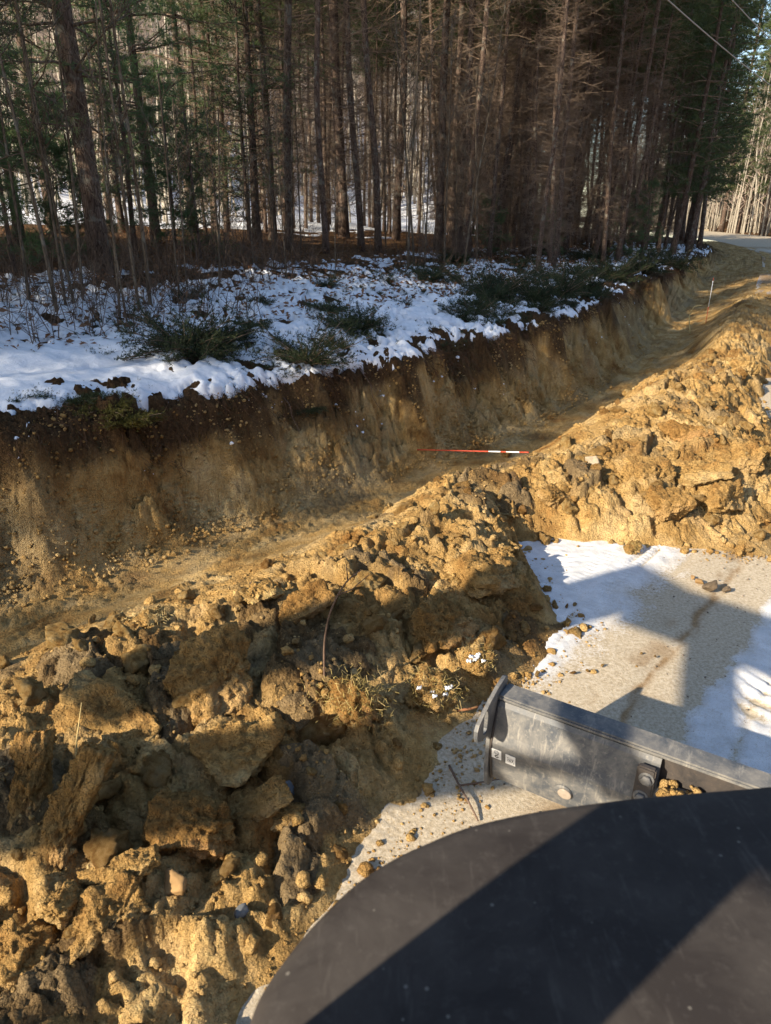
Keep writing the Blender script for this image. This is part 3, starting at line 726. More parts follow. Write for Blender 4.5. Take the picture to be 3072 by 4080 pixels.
# trees of the same wood that go on to the left, outside the picture (towards the sun)
for i in range(150):
    s = rnd(-34, -1.5); t = rnd(3.1, 12)
    x, y = (float(v) for v in xy(s, t))
    if (y > 0 and x/y > -0.75) or not far_enough(x, y, 1.35): continue
    TREES.append((x, y))
    place_tree('pine_tree', pines[i % 4], PM, x, y, float(rnd(0.65, 1.0)), rnd(0, 6), (0, 0),
               label='pine of the wood beyond the left edge of the view', cat='tree', group='pines left of the view')
for i, s_ in enumerate((-12.5, -19, -26)):
    x, y = (float(v) for v in xy(s_, 2.2+0.5*math.sin(i*2.1))); TREES.append((x, y))
    place_tree('pine_tree', pines[i % 4], PM, x, y, .75+.05*(i % 4), rnd(0, 6), (0, 0), label='pine of the wood beyond the left edge of the view', cat='tree', group='pines left of the view')
# pale hardwoods behind the clearing
n = 0; tries = 0
while n < 130 and tries < 8000:
    tries += 1
    x, y = rnd(-30, 44), rnd(26, 75)
    if x/y > 0.56 or x/y < -0.58: continue
    s, t = st(x, y)
    if not ((t[0] > 24) or (t[0] < -9.5)) or not far_enough(x, y, 1.2): continue
    TREES.append((x, y)); n += 1
    place_tree('hardwood_tree', hard[n % 4], (M['pale_bark'], M['pale_twig'], None), x, y, float(rnd(0.75, 1.25)), rnd(0, 6), (rnd(-.06, .06), rnd(-.06, .06)),
               label='bare pale-barked hardwood in the sunlit wood behind the pines', cat='tree', group='bare hardwoods behind the clearing')
slender = [hardwood_kit(340+i, 11, 0.045, .7, 22, 8, 6, .3) for i in range(3)]
n = 0; tries = 0
while n < 85 and tries < 6000:
    tries += 1
    x, y = rnd(-26, 9), rnd(20, 48)
    if x/y > 0.16 or x/y < -0.58: continue
    s, t = st(x, y)
    if not (17 < t[0] < 36) or not far_enough(x, y, .7): continue
    TREES.append((x, y)); n += 1
    place_tree('hardwood_tree', slender[n % 3], (M['pale_bark'], M['pale_twig'], None), x, y, float(rnd(0.8, 1.25)), rnd(0, 6), (rnd(-.1, .1), rnd(-.08, .08)),
               label='slender pale hardwood stem in the sunlit clearing behind the white pines', cat='tree', group='slender hardwoods of the clearing')
# the far wood as one mass
mb = MB()
N = 9500
fx = rnd(-75, 62, N); fy = rnd(38, 125, N); fs, ft = st(fx, fy)
ok = ((ft > 34) | ((ft > 9) & (fs > 50)) | (ft < -10)) & (fx/fy < 0.62) & (fx/fy > -0.62); fx = fx[ok]; fy = fy[ok]; N = len(fx)
fz = prof(*st(fx, fy), False); Hh = rnd(8, 15, N)
b = np.stack([fx, fy, fz-0.2], -1); mid_ = b + np.stack([rnd(-.4, .4, N), rnd(-.4, .4, N), Hh*0.5], -1); tp = mid_ + np.stack([rnd(-.6, .6, N), rnd(-.6, .6, N), Hh*0.5], -1)
rr = rnd(0.04, 0.11, N)
V, F = tubes(b, mid_, rr*1.1, rr*0.7, 5); mb.add(V, F); V, F = tubes(mid_, tp, rr*0.7, 0.01, 5); mb.add(V, F)
far_trunks = mb.mesh('trunk')
mb = MB(); i = np.repeat(np.arange(N), 34); u = rnd(0.12, 1, len(i))[:, None]
q = np.where(u < .5, b[i]*(1-2*u)+mid_[i]*2*u, mid_[i]*(2-2*u)+tp[i]*(2*u-1))
q = q + RNG.normal(0, .45, q.shape)*(u > .3)
d = unit(np.stack([RNG.normal(0, .6, len(i)), RNG.normal(0, .6, len(i)), rnd(0.2, 1.2, len(i))], -1))
sd = unit(np.cross(d, RNG.normal(0, 1, d.shape)))*rnd(.012, .035, len(i))[:, None]
mb.add(np.stack([q-sd, q+sd, q+d*rnd(0.5, 2.0, len(i))[:, None]], 1).reshape(-1, 3), np.arange(len(i)*3).reshape(-1, 3))
fw_ = obj('far_wood', far_trunks, M['pale_bark'], kind='stuff', label='far mass of bare pale hardwood trunks on the rising ground')
obj('branches', mb.mesh('branches'), M['pale_twig'], fw_, kind='stuff')

# ------------------------------------------------------------------ clods, slabs, stones
def ico(sub):
    bm = bmesh.new(); bmesh.ops.create_icosphere(bm, subdivisions=sub, radius=1.0)
    V = np.array([v.co[:] for v in bm.verts]); F = np.array([[v.index for v in f.verts] for f in bm.faces]); bm.free()
    return V, F
ICO = {k: ico(k) for k in (1, 2, 3, 4, 5)}
def vn3(x, y, z, seed):
    iz = np.floor(z); f = z-iz; f = f*f*f*(f*(f*6-15)+10)
    def layer(k):                               # value noise in x,y with a lattice hashed by the layer
        ix = np.floor(x); iy = np.floor(y); fx = x-ix; fy = y-iy
        fx = fx*fx*(3-2*fx); fy = fy*fy*(3-2*fy); o = k*7919
        a = h2(ix+o, iy, seed); b = h2(ix+1+o, iy, seed); c = h2(ix+o, iy+1, seed); d = h2(ix+1+o, iy+1, seed)
        return (a*(1-fx)+b*fx)*(1-fy)+(c*(1-fx)+d*fx)*fy
    return (layer(iz)*(1-f)+layer(iz+1)*f)*2-1
def n3(V, f, seed): return vn3(V[:, 0]*f+50.3, V[:, 1]*f+71.7, V[:, 2]*f+33.1, seed)*0.75
def clod_shape(sub, seed, planes=11, dims=(1, 1, 1), noise=0.10, fine=0.05):
    """angular lump: a sphere cut by random planes, then roughened"""
    r = np.random.default_rng(seed); V, F = ICO[sub]
    N = unit(r.normal(0, 1, (planes, 3))); c = r.uniform(0.45, 0.80, planes)
    N = np.concatenate([N, np.eye(3), -np.eye(3)]); c = np.concatenate([c, np.full(6, 0.80)])
    dots = V @ N.T
    rad = np.min(np.where(dots > 1e-3, c[None]/np.maximum(dots, 1e-3), 9), 1); rad = np.minimum(rad, 1.15)
    dm = np.array(dims, float); mean = float(np.prod(dm)**(1/3)); W = V*rad[:, None]*dm
    Q = W/mean; dirn = unit(V/dm)
    amp = noise*n3(Q, 2.1, seed)*1.6 + fine*(n3(Q, 6, seed+7)+0.8*n3(Q, 13, seed+9)+0.6*n3(Q, 27, seed+19))*1.6
    lim = min(1.0, 2.2*dm.min()/mean)
    return W + dirn*(amp*mean*lim)[:, None], F
def clod_mesh(name, *a, smooth=True, **k):
    V, F = clod_shape(*a, **k); return mk_mesh(name, V, F, smooth)
clods_hi = [clod_mesh('clod', 4, 400+i, 7+i % 4, (1, rnd(.6, .95), rnd(.35, .75)), 0.15, 0.085) for i in range(8)]
clods_lo = [clod_mesh('clod', 3, 430+i, 7+i % 4, (1, rnd(.6, .95), rnd(.4, .8)), 0.14, 0.085) for i in range(8)]
def rrot(): return (rnd(0, 6.28), rnd(-.5, .5), rnd(0, 6.28))
# named slabs and blocks: photo pixel (of the 1666-wide view), half sizes, rotation (degrees), seed, label
SV = 3072/1666.0
slabs = [((440, 1485), (.25, .20, .075), (48, -14, 20), 501, 'broad upright slab of dark tan soil leaning on the heap left of the bent stick'),
         ((255, 1575), (.29, .20, .085), (32, 6, -12), 502, 'wide flat shaded soil slab below and left of the broad upright slab'),
         ((1030, 1265), (.27, .19, .15), (14, 12, 35), 503, 'big pale soil block ending the near heap beside the road snow'),
         ((950, 1365), (.22, .16, .12), (28, -8, 50), 504, 'large rough soil block in front of the pale end block'),
         ((72, 1725), (.075, .22, .07), (46, 0, 8), 505, 'narrow upright soil slab at the left edge of the heap'),
         ((150, 1815), (.09, .30, .08), (50, 8, -14), 506, 'long upright soil slab standing right of the narrow one at left edge'),
         ((560, 1745), (.16, .065, .025), (24, -24, 24), 507, 'thin flat plate of soil lying in the sun at lower middle'),
         ((610, 1768), (.10, .06, .022), (18, -10, 10), 508, 'small thin soil plate tucked under the larger thin plate'),
         ((262, 1888), (.14, .07, .045), (20, -16, 18), 509, 'elongated tan clod lying across the hollow at lower left'),
         ((655, 1315), (.18, .09, .05), (25, -12, 30), 510, 'tilted grey tan plate on the heap above the shaded hollow'),
         ((560, 1285), (.14, .08, .05), (20, 10, 40), 511, 'flat soil slab beside the arched twig'),
         ((515, 1640), (.20, .15, .09), (38, 10, 10), 512, 'dark crumbly slab hanging below the broad upright slab'),
         ((1500, 1030), (.30, .17, .07), (14, -6, -10), 513, 'broad flat plate on the big mound over a dark hollow'),
         ((1395, 1030), (.26, .15, .07), (22, 4, 5), 514, 'flat soil plate at the middle of the big mound'),
         ((1560, 1090), (.22, .15, .14), (20, 0, 25), 515, 'thick soil block at the right foot of the big mound'),
         ((1440, 1105), (.19, .13, .13), (12, 10, 0), 516, 'squarish soil block at the front of the big mound'),
         ((1200, 1080), (.17, .11, .08), (26, 20, 50), 517, 'slanting oblong clod at the left front of the big mound'),
         ((1320, 990), (.20, .13, .07), (30, -10, 30), 518, 'tilted plate high on the big mound facing the ditch'),
         ((1480, 940), (.24, .13, .07), (22, -8, -5), 519, 'flat plate near the crest of the big mound'),
         ((1590, 1000), (.22, .15, .08), (20, -14, -16), 520, 'long flat slab at the right side of the big mound'),
         ((1600, 800), (.26, .15, .12), (18, 0, 0), 521, 'large lump of soil on the far part of the heap at the right edge'),
         ((150, 1960), (.10, .065, .05), (30, 30, 60), 522, 'pointed tan clod below the long upright slab'),
         ((225, 1990), (.15, .09, .06), (20, -8, 30), 523, 'sunlit soil lump right of the pointed tan clod'),
         ((420, 1800), (.17, .12, .09), (24, 12, 0), 524, 'sunlit crumbly lump on the near slope under the dark hollow'),
         ((25, 2090), (.13, .10, .10), (20, 0, 0), 525, 'round shaded lump at the lower left corner'),
         ((1080, 1215), (.10, .075, .07), (20, 20, 0), 526, 'knob of pale soil on top of the pale end block')]
for (fx_, fy_), dm, ro, sd, lb in slabs:
    p = hit(fx_*SV, fy_*SV)
    me = clod_mesh('soil_block', 5, sd, 7, tuple(v*1.12 for v in dm), noise=0.12, fine=0.085)
    o = obj('soil_block', me, M['clod'], loc=(p[0], p[1], p[2]+0.30*max(dm[2], dm[1]*math.sin(R(abs(ro[0]))))), rot=[R(a) for a in ro], label=lb, cat='soil block', group='blocks of dug soil')
# loose clods one can pick out
clodspots = []
tries = 0
while len(clodspots) < 270 and tries < 9000:
    tries += 1
    s = rnd(-1.0, 9.5); t = rnd(-4.1, -0.8)
    to = float(np.interp(s, _os, _ot)); w = (t-to)/(-1.0-to)
    if w < -0.03 or w > 0.85 or rnd(0, 1) < 0.6*w**3: continue
    sz = float(np.clip(0.03*np.exp(RNG.normal(0.55, 0.42)), 0.03, 0.12))
    x, y = (float(v) for v in xy(s, t))
    if y < 0.9 or any((x-a)**2+(y-b)**2 < (0.8*(sz+c))**2 for a, b, c in clodspots): continue
    clodspots.append((x, y, sz))
zz = spoil_z([c[0] for c in clodspots], [c[1] for c in clodspots])
for i, (x, y, sz) in enumerate(clodspots):
    big_ = sz > 0.075
    obj('soil_clod', (clods_hi if big_ else clods_lo)[i % 8], M['clod'], loc=(x, y, float(zz[i])+0.18*sz), rot=rrot(), scale=sz,
        label='crumbly angular clod among the loose clods on the soil heap', cat='clod', group='loose clods on the soil heap')
# smaller clods and crumbs too many to count
def crumb_field(name, n, smin, smax, sub, where, label, mat, zf, emb=0.2, flat=0.75):
    X, Y = where(n); Z = zf(X, Y); n = len(X)
    kinds = [clod_shape(sub, 600+q, 6, (1, .8, flat), 0.18, 0.12) for q in range(6)]
    mb = MB()
    sz = smin*(smax/smin)**(RNG.uniform(0, 1, n)**2.2)
    an = rnd(0, 6.28, n); tl = rnd(-.7, .7, n); which = RNG.integers(0, 6, n)
    for q in range(6):
        i = np.where(which == q)[0]; V, F = kinds[q]
        if not len(i): continue
        ca, sa, ct, s_t = np.cos(an[i])[:, None], np.sin(an[i])[:, None], np.cos(tl[i])[:, None], np.sin(tl[i])[:, None]
        vx, vy, vz = V[None, :, 0], V[None, :, 1], V[None, :, 2]
        y2 = vy*ct - vz*s_t; z2 = vy*s_t + vz*ct
        W = np.stack([(vx*ca-y2*sa)*sz[i][:, None]+X[i][:, None], (vx*sa+y2*ca)*sz[i][:, None]+Y[i][:, None], z2*sz[i][:, None]+Z[i][:, None]+(emb*sz[i])[:, None]], -1)
        nv = len(V); mb.add(W.reshape(-1, 3), (F[None]+np.arange(len(i))[:, None, None]*nv).reshape(-1, 3))
    return obj(name, mb.mesh(name, False), mat, kind='stuff', label=label)
def on_spoil(n):
    s = rnd(-1.2, 9, n); t = rnd(-4.3, -0.7, n); to = np.interp(s, _os, _ot); w = (t-to)/(-1.0-to)
    ok = (w > -0.07) & (w < 0.95) & (RNG.uniform(0, 1, n) > 0.7*np.clip(w, 0, 1)**2); x, y = xy(s[ok], t[ok]); k = y > 0.8
    return x[k], y[k]
crumb_field('soil_clods', 4600, 0.008, 0.040, 2, on_spoil, 'small clods covering the soil heap', M['crumb'], spoil_z)
crumb_field('soil_crumbs', 22000, 0.003, 0.011, 1, on_spoil, 'fine crumbs of soil over the heap', M['crumb'], spoil_z)
def in_ditch(n):
    s = rnd(-2, 14, n); t = np.clip(0.42+RNG.normal(0, .16, n), -0.3, 1.0); m_ = RNG.uniform(0, 1, n) < 0.35+0.65*(vn(s*1.2, 0*s, 88) > 0)
    return xy(s[m_], t[m_])
def ditch_z(x, y):
    s, t = st(x, y); return prof(s, t)+0.01
crumb_field('soil_crumbs', 5200, 0.005, 0.030, 2, in_ditch, 'crumbs fallen along the foot of the ditch wall', M['crumb'], ditch_z, 0.3)
def on_wall(n):
    s = rnd(-2.5, 12, n); t = rnd(.25, 1.0, n); return xy(s, t)
crumb_field('soil_crumbs', 13000, 0.004, 0.030, 1, on_wall, 'crumbly rubble clinging to the ditch wall', M['crumb'], ditch_z, 0.1)
def edge_road(n):
    s = rnd(-1, 7.5, n); to = np.interp(s, _os, _ot); t = to - np.abs(RNG.normal(0, 0.16, n)); return xy(s, t)
crumb_field('snow', 900, 0.006, 0.035, 2, lambda n: (lambda s, t: xy(s[fbm(s*2.2, t*2, 122, 3) > .18], t[fbm(s*2.2, t*2, 122, 3) > .18]))(rnd(-2.5, 16, n), 1.16-.5*RNG.uniform(0, 1, n)**1.6), 'flecks of snow caught on the lip and the wall below it', M['snow'], ditch_z, 0.2)
crumb_field('soil_clods', 150, 0.010, 0.045, 2, edge_road, 'small clods fallen at the outer foot of the heap', M['crumb'], lambda x, y: 0*x, 0.35)
crumb_field('soil_crumbs', 3000, 0.003, 0.015, 1, edge_road, 'crumbs spilt along the edge of the road', M['crumb'], lambda x, y: 0*x, 0.3)
def on_road(n):
    x = rnd(0.3, 3.4, n); y = rnd(1.8, 5.0, n); return x, y
M['pebble'] = simple('pebble', (0.24, 0.19, 0.14), 0.4, 20, 0.8, orandom=0.5)
crumb_field('gravel', 700, 0.003, 0.010, 1, on_road, 'grit and small pebbles on the road', M['pebble'], lambda x, y: 0*x, 0.4)
# stones with a look of their own
def stone(px, py, dims, mat, sd, label, rz=0.0, onroad=False, planes=10, rough=(.06, .03), sub=4):
    p = P(px, py, 0.012) if onroad else hit(px, py)
    return obj('stone', clod_mesh('stone', sub, sd, planes, dims, noise=rough[0], fine=rough[1]), mat, loc=(p[0], p[1], p[2]+dims[2]*0.55), rot=(R(8), R(-6), rz), label=label, cat='stone')
M['grey_stone'] = simple('grey_stone', (0.15, 0.155, 0.155), 0.35, 18, 0.6, bump=.15)
M['dark_stone'] = simple('dark_stone', (0.13, 0.095, 0.06), 0.4, 22, 0.8)
M['ochre_stone'] = simple('ochre_stone', (0.27, 0.165, 0.07), 0.3, 15, 0.8)
stone(962, 3640, (.030, .021, .018), M['grey_stone'], 701, 'smooth blue-grey pebble on the frosty patch beside the fender', 0.6, planes=3, rough=(.03, 0))
stone(700, 3540, (.055, .048, .045), M['ochre_stone'], 702, 'rounded ochre stone in the hollow above the frosty patch', planes=4, rough=(.05, .02))
stone(2828, 2348, (.062, .048, .040), M['dark_stone'], 703, 'largest dark brown stone lying on the dirt line of the road', onroad=True)
stone(2787, 2322, (.034, .027, .020), M['ochre_stone'], 704, 'flat tan stone just left of the largest road stone', onroad=True)
stone(2895, 2354, (.036, .024, .018), M['dark_stone'], 705, 'small dark stone just right of the largest road stone', onroad=True)
stone(2762, 2303, (.020, .016, .014), M['ochre_stone'], 706, 'little round tan pebble farthest left of the road stones', onroad=True)
stone(2360, 1850, (.075, .06, .06), simple('tan_stone', (.36, .29, .2), .25, 12), 707, 'greyish rounded stone sitting on top of the big mound', planes=6)
stone(1150, 3155, (.028, .028, .03), M['grey_stone'], 708, 'small slate-blue stone in the shaded hollow', planes=4)
for q, (px, py, d, lb) in enumerate([(2400, 2655, .016, 'small dark clod on the bare sand, left of a row of three'), (2282, 2686, .020, 'dark clod just inside the tread-marked snow'), (2340, 2675, .014, 'tiny dark clod between the row and the snow'),
                                     (2258, 2420, .020, 'left dark clod of the close pair on the blue shaded snow'), (2292, 2412, .018, 'right dark clod of the close pair on the blue shaded snow'), (2140, 2690, .022, 'brown clod at the ragged snow edge by the steel beam'),
                                     (2555, 2605, .012, 'little brown clod, middle of the row on the sand'), (2610, 2618, .012, 'little brown clod nearest the dirt line'), (2440, 2165, .03, 'round brown clod left of the sod tuft on the snow'),
                                     (2260, 2490, .034, 'golden crumbly clod on the snow edge beside the heap')]):
    p = P(px, py, 0.012); obj('soil_clod', clods_lo[q % 8], M['clod'] if q in (9, 8) else M['dark_stone'], loc=(p[0], p[1], 0.012+d*.5), rot=rrot(), scale=d, label=lb, cat='clod')

# ------------------------------------------------------------------ sod tufts, grass, sticks
def blades(c, n, rad, L, wd, up=0.8, sp=0.7):
    b = np.asarray(c)[None]+RNG.normal(0, 1, (n, 3))*np.asarray(rad)[None]
    d = unit(RNG.normal(0, sp, (n, 3))+np.array([0, 0, up])); l = rnd(0.4, 1, n)[:, None]*L
    m1 = b+d*l*0.55; d2 = unit(d+RNG.normal(0, .5, (n, 3))+np.array([0, 0, -.35])); m2 = m1+d2*l*0.45
    sd = unit(np.cross(d, RNG.normal(0, 1, (n, 3))))*wd
    V = np.stack([b-sd, b+sd, m1+sd*.7, m1-sd*.7, m2], 1).reshape(-1, 3); o = np.arange(n)[:, None]*5
    return V, [o+np.array([[0, 1, 2, 3]]), o+np.array([[3, 2, 4]])]
def sod(px, py, dims, sd, label, grass_n, snowy=False, onroad=False, green=True):
    p = P(px, py, 0.0) if onroad else hit(px, py)
    e = obj('sod_clump', None, loc=(p[0], p[1], p[2]), label=label, cat='sod clump'); e.empty_display_size = .1
    obj('soil', clod_mesh('sod', 4, sd, 9, dims, noise=.2, fine=.12), M['clod'], e, loc=(0, 0, dims[2]*0.6), rot=(R(10), R(-8), rnd(0, 3)))
    mb = MB(); V, F = blades((0, -dims[1]*.2, dims[2]*0.95), grass_n, (dims[0]*.45, dims[1]*.45, dims[2]*.35), dims[0]*0.3, 0.0013, .5, .8); mb.add(V, F)
    obj('grass', mb.mesh('grass'), M['green_grass'] if green else M['straw'], e, kind='stuff')
    mb = MB(); V, F = blades((0, 0, dims[2]*0.8), grass_n//3, (dims[0]*.5, dims[1]*.5, dims[2]*.4), dims[0]*0.5, 0.0009, .2, .9); mb.add(V, F)
    obj('roots', mb.mesh('roots'), M['straw'], e, kind='stuff')
    if snowy:
        mb = MB()
        for q in range(6):
            V, F = clod_shape(3, 800+q, 5, (.015, .011, .007), .4, .25); mb.add(V+np.array([rnd(-dims[0], dims[0])*.6, -rnd(.2, .9)*dims[1], dims[2]*rnd(.6, 1.4)]), F)
        obj('snow', mb.mesh('snow', True), M['snow'], e, kind='stuff')
sod(1410, 2850, (.16, .13, .13), 811, 'grassy sod clump standing in the sun right of the bent stick', 700)
sod(1720, 2800, (.15, .12, .11), 812, 'sod clump with bits of snow beside the end plate of the steel beam', 450, True)
sod(2515, 2205, (.09, .07, .065), 813, 'small sod tuft lying alone on the road snow before the mound', 220, False, True)
sod(1900, 2660, (.10, .08, .07), 814, 'green flecked tuft at the heap edge above the steel beam', 260, True)
sod(600, 2480, (.13, .09, .05), 815, 'dry grassy sod at the crest of the heap above the upright slab', 240, False, False, False)
def stick(name, pts, r0, r1, mat, label, cat, extra=()):
    pts = np.array(pts, float)
    u = np.linspace(0, 1, 4*len(pts)); uu = np.linspace(0, 1, len(pts))
    q = np.stack([np.interp(u, uu, pts[:, i]) for i in range(3)], 1)
    for _ in range(2): q[1:-1] = (q[:-2]+2*q[1:-1]+q[2:])/4
    mb = MB(); V, F = tube_path(q, np.linspace(r0, r1, len(q)), 6); mb.add(V, F)
    for a in extra:
        V, F = tube_path(np.array(a, float), np.linspace(r1*1.3, r1*.6, len(a)), 5); mb.add(V, F)
    return obj(name, mb.mesh(name, True), mat, label=label, cat=cat)
def up(px, py, base, D=None):
    """pixel at the distance of a base point"""
    d = FW + (px-1536)/FPX*RT - (py-2040)/FPX*UP
    k = math.hypot(base[0], base[1])/math.hypot(d[0], d[1]); return np.array([0, 0, CAM_H])+k*d
b0 = hit(1292, 2690); M['stick'] = simple('stick', (.13, .085, .06), .4, 30)
stick('stick', [b0-np.array([0, 0, .08]), up(1290, 2560, b0), up(1310, 2450, b0), up(1345, 2370, b0), up(1385, 2310, b0), up(1440, 2270, b0)], .006, .0025, M['stick'], 'thin bent stick standing up from the middle of the heap', 'stick',
      [[up(1345, 2370, b0), up(1400, 2350, b0), up(1470, 2290, b0)], [up(1385, 2310, b0), up(1380, 2250, b0)]])
b0 = hit(985, 2310)
stick('stick', [hit(1000, 2320), up(966, 2400, b0)+np.array([0, 0, .03]), up(985, 2460, b0)+np.array([0, 0, .03]), up(1040, 2510, b0), hit(1090, 2530)], .004, .003, M['stick'], 'thin arched twig lying over the heap left of the bent stick', 'stick')
pts = [P(1790, 3050, .012), P(1830, 3130, .025), P(1870, 3200, .03), P(1905, 3270, .012)]
stick('stick', pts, .006, .004, M['stick'], 'dark crooked twig lying on the sand below the steel beam', 'stick', [[pts[1], P(1900, 3120, .02), P(1990, 3105, .015)]])
b0 = hit(300, 3080)
stick('straw', [b0, up(305, 2950, b0), up(315, 2880, b0), up(325, 2800, b0)], .004, .0015, M['straw'], 'pale dry straw standing up at the left of the heap', 'straw', [[b0, up(350, 3060, b0)], [b0, up(270, 3140, b0)]])
b0 = hit(2750, 1330)
stick('root', [b0, up(2745, 1260, b0), up(2765, 1220, b0), up(2800, 1215, b0)], .012, .006, M['straw'], 'forked pale root sticking up from the far crest of the heap', 'root', [[b0, up(2700, 1290, b0)]])
b0 = hit(1880, 2830)
stick('root', [P(1820, 2830, .06), P(1870, 2826, .07), P(1905, 2815, .07)], .008, .005, simple('red_root', (.25, .11, .05), .3), 'reddish root poking out beside the end plate', 'root')
for q, (px, py, L) in enumerate([(1010, 1560, .5), (1150, 1600, .45), (760, 1700, .4), (1620, 1420, .45), (2010, 1300, .5), (880, 1580, .35), (1450, 1490, .4)]):
    p = hit(px, py); dn_ = np.array([.35, -.25, 0])*L
    stick('root', [p+np.array([-.06, .06, .03]), p+np.array([.02, -.05, -.02]), p+dn_*.4+np.array([.03*(-1)**q, -.02, -.30*L]), p+dn_*.7+np.array([0, -.02, -.62*L]), p+dn_+np.array([.05*(-1)**q, 0, -.95*L])], .006, .002, M['stick'],
          'bare brown root hanging down the ditch wall, %s in line from the left' % ords[[2, 3, 0, 5, 6, 1, 4][q]], 'root')
# marker stakes
M['stake_red'] = simple('stake_red', (.50, .07, .035), .15, 40, .5, bump=0); M['stake_white'] = simple('stake_white', (.75, .76, .76), .08, 40, .5, bump=0)
def stake(a, b, bands, label):
    a = np.array(a); b = np.array(b); e = obj('marker_stake', None, loc=a, label=label, cat='stake'); e.empty_display_size = .1
    for u0, u1, c in bands:
        V, F = tube_path(np.array([(b-a)*u0, (b-a)*u1]), [.007, .007], 8); obj('red_band' if c == 'r' else 'white_band', mk_mesh('band', V, F, False), M['stake_red' if c == 'r' else 'stake_white'], e)
a = hit(1662, 1808); b = hit(2105, 1822)
stake(a+np.array([0, 0, .05]), b+np.array([0, 0, .05]), [(0, .68, 'r'), (.68, .78, 'w'), (.78, .825, 'r'), (.825, .93, 'w'), (.93, 1, 'r')], 'red and white marker stake lying across the ditch floor')
a = hit(2812, 1285); b = up(2843, 1108, a)
stake(a, b, [(0, .36, 'r'), (.36, .94, 'w'), (.94, 1, 'r')], 'red and white marker stake standing upright in the far ditch')
p = hit(2010, 1815); obj('soil_clod', clods_hi[3], M['clod'], loc=(p[0], p[1]-.05, p[2]+.05), rot=(.3, .2, 1), scale=.09, label='rough clod lying against the fallen stake', cat='clod')

# ------------------------------------------------------------------ low growth on the bank
def juniper_kit(seed, R0=0.45, Hh=0.28, nb=46, mat=None, hang=0.0):
    """low spreading juniper: stems from one root, prickly sprays all along them"""
    path = np.array([[0, 0, -.1], [0, 0, 0.0], [0, 0, 0.05]])
    az = rnd(0, 6.28, nb); ri = rnd(0.05, 0.75, nb); L = R0*rnd(.5, 1.1, nb)
    nod = limb_set(path, np.zeros(nb), L, az, ri, .01, 4, 0.06+hang, 0.12)
    nod[..., 2] = np.maximum(nod[..., 2]*Hh/0.28, -hang*3)
    mb = MB(); add_chain(mb, nod, .006, .0025)
    stems = mb.mesh('stems')
    b, t, d = side_twigs(nod, 20, 0.13, .7, .35); mb = MB()
    i = np.repeat(np.arange(len(b)), 6); u = rnd(0.05, 1, len(i))[:, None]; q = b[i]*(1-u)+t[i]*u
    V, F = tufts(q, d[i], 3, 0.022, 0.0030, 0.9); mb.add(V, F)
    return stems, mb.mesh('foliage')
jun = [juniper_kit(1), juniper_kit(2, .36, .20, 36), juniper_kit(3, .55, .34, 56), juniper_kit(4, .42, .10, 44, hang=.10)]
def juniper(x, y, sc, k, label, z=None, mat='juniper', group='junipers along the bank', dz=0.0):
    e = obj('juniper_shrub', None, loc=(x, y, (float(bank_z(x, y)[0]) if z is None else z)+dz), rot=(rnd(-.15, .15), rnd(-.15, .15), rnd(0, 6.28)), scale=sc, label=label, cat='shrub', group=group); e.empty_display_size = .1
    obj('stems', jun[k][0], M['twig'], e, kind='stuff')
    me = jun[k][1]
    o = obj('foliage', me, None, e, kind='stuff')
    if len(me.materials) == 0: me.materials.append(M['juniper'])
    o.material_slots[0].link = 'OBJECT'; o.material_slots[0].material = M[mat]
JL = [(745, 1420, 1.0, 2, 'dark juniper bush on the lip, largest left of the hanging sprays', 'juniper'),
      (850, 1400, .9, 0, 'dark juniper just right of the largest lip bush', 'juniper'),
      (900, 1370, .8, 1, 'small juniper behind the largest lip bush in the snow', 'juniper'),
      (1110, 1480, .7, 3, 'trailing juniper on the lip above the sandy wall', 'juniper'),
      (1230, 1460, .9, 2, 'juniper mound on the lip beside the sunlit sprays', 'juniper'),
      (1340, 1400, .55, 1, 'juniper with sunlight painted into its yellow green tips', 'juniper_y'),  # sun on this bush is put into its foliage colour
      (1390, 1330, .9, 0, 'juniper rising out of the snow above the sunlit one', 'juniper'),
      (1300, 1260, .7, 1, 'small juniper deep in the middle of the snow field', 'juniper'),
      (1010, 1320, .6, 1, 'low juniper between snow lumps left of the middle', 'juniper'),
      (1035, 1230, .5, 1, 'low juniper poking through the snow in mid field', 'juniper'),
      (400, 1430, .35, 1, 'tiny dark juniper tip in the smooth snow at left', 'juniper'),
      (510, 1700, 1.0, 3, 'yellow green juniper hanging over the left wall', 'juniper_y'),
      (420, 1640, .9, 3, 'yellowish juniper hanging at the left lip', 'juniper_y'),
      (310, 1600, .8, 3, 'dark juniper hanging at the far left lip under the snow', 'juniper'),
      (120, 1590, .8, 3, 'dark juniper hanging at the left edge under the snow', 'juniper'),
      (1950, 1200, 1.1, 2, 'broad dark juniper at mid bank, left of a row', 'juniper'),
      (2040, 1180, 1.1, 2, 'broad dark juniper at mid bank, second of a row', 'juniper'),
      (2120, 1210, 1.1, 0, 'broad dark juniper at mid bank, third of a row', 'juniper'),
      (2230, 1190, 1.2, 2, 'broad dark juniper at mid bank, fourth of a row', 'juniper'),
      (2320, 1170, 1.2, 0, 'broad dark juniper at mid bank, last of a row', 'juniper'),
      (1880, 1240, .9, 1, 'low juniper on the lip left of the broad row', 'juniper'),
      (1240, 1640, .55, 3, 'juniper sprig hanging down the sandy wall', 'juniper'),
      (2450, 1120, 1.2, 2, 'dark juniper on the far bank beyond the broad row', 'juniper'),
      (2560, 1090, 1.2, 2, 'farther dark juniper on the far bank', 'juniper'),
      (2680, 1060, 1.3, 2, 'farthest dark juniper before the bend', 'juniper')]
for px, py, sc, k, lb, mt in JL:
    p = hit(px, py); hang = k == 3
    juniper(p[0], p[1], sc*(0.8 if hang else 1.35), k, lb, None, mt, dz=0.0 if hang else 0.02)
nj = 0
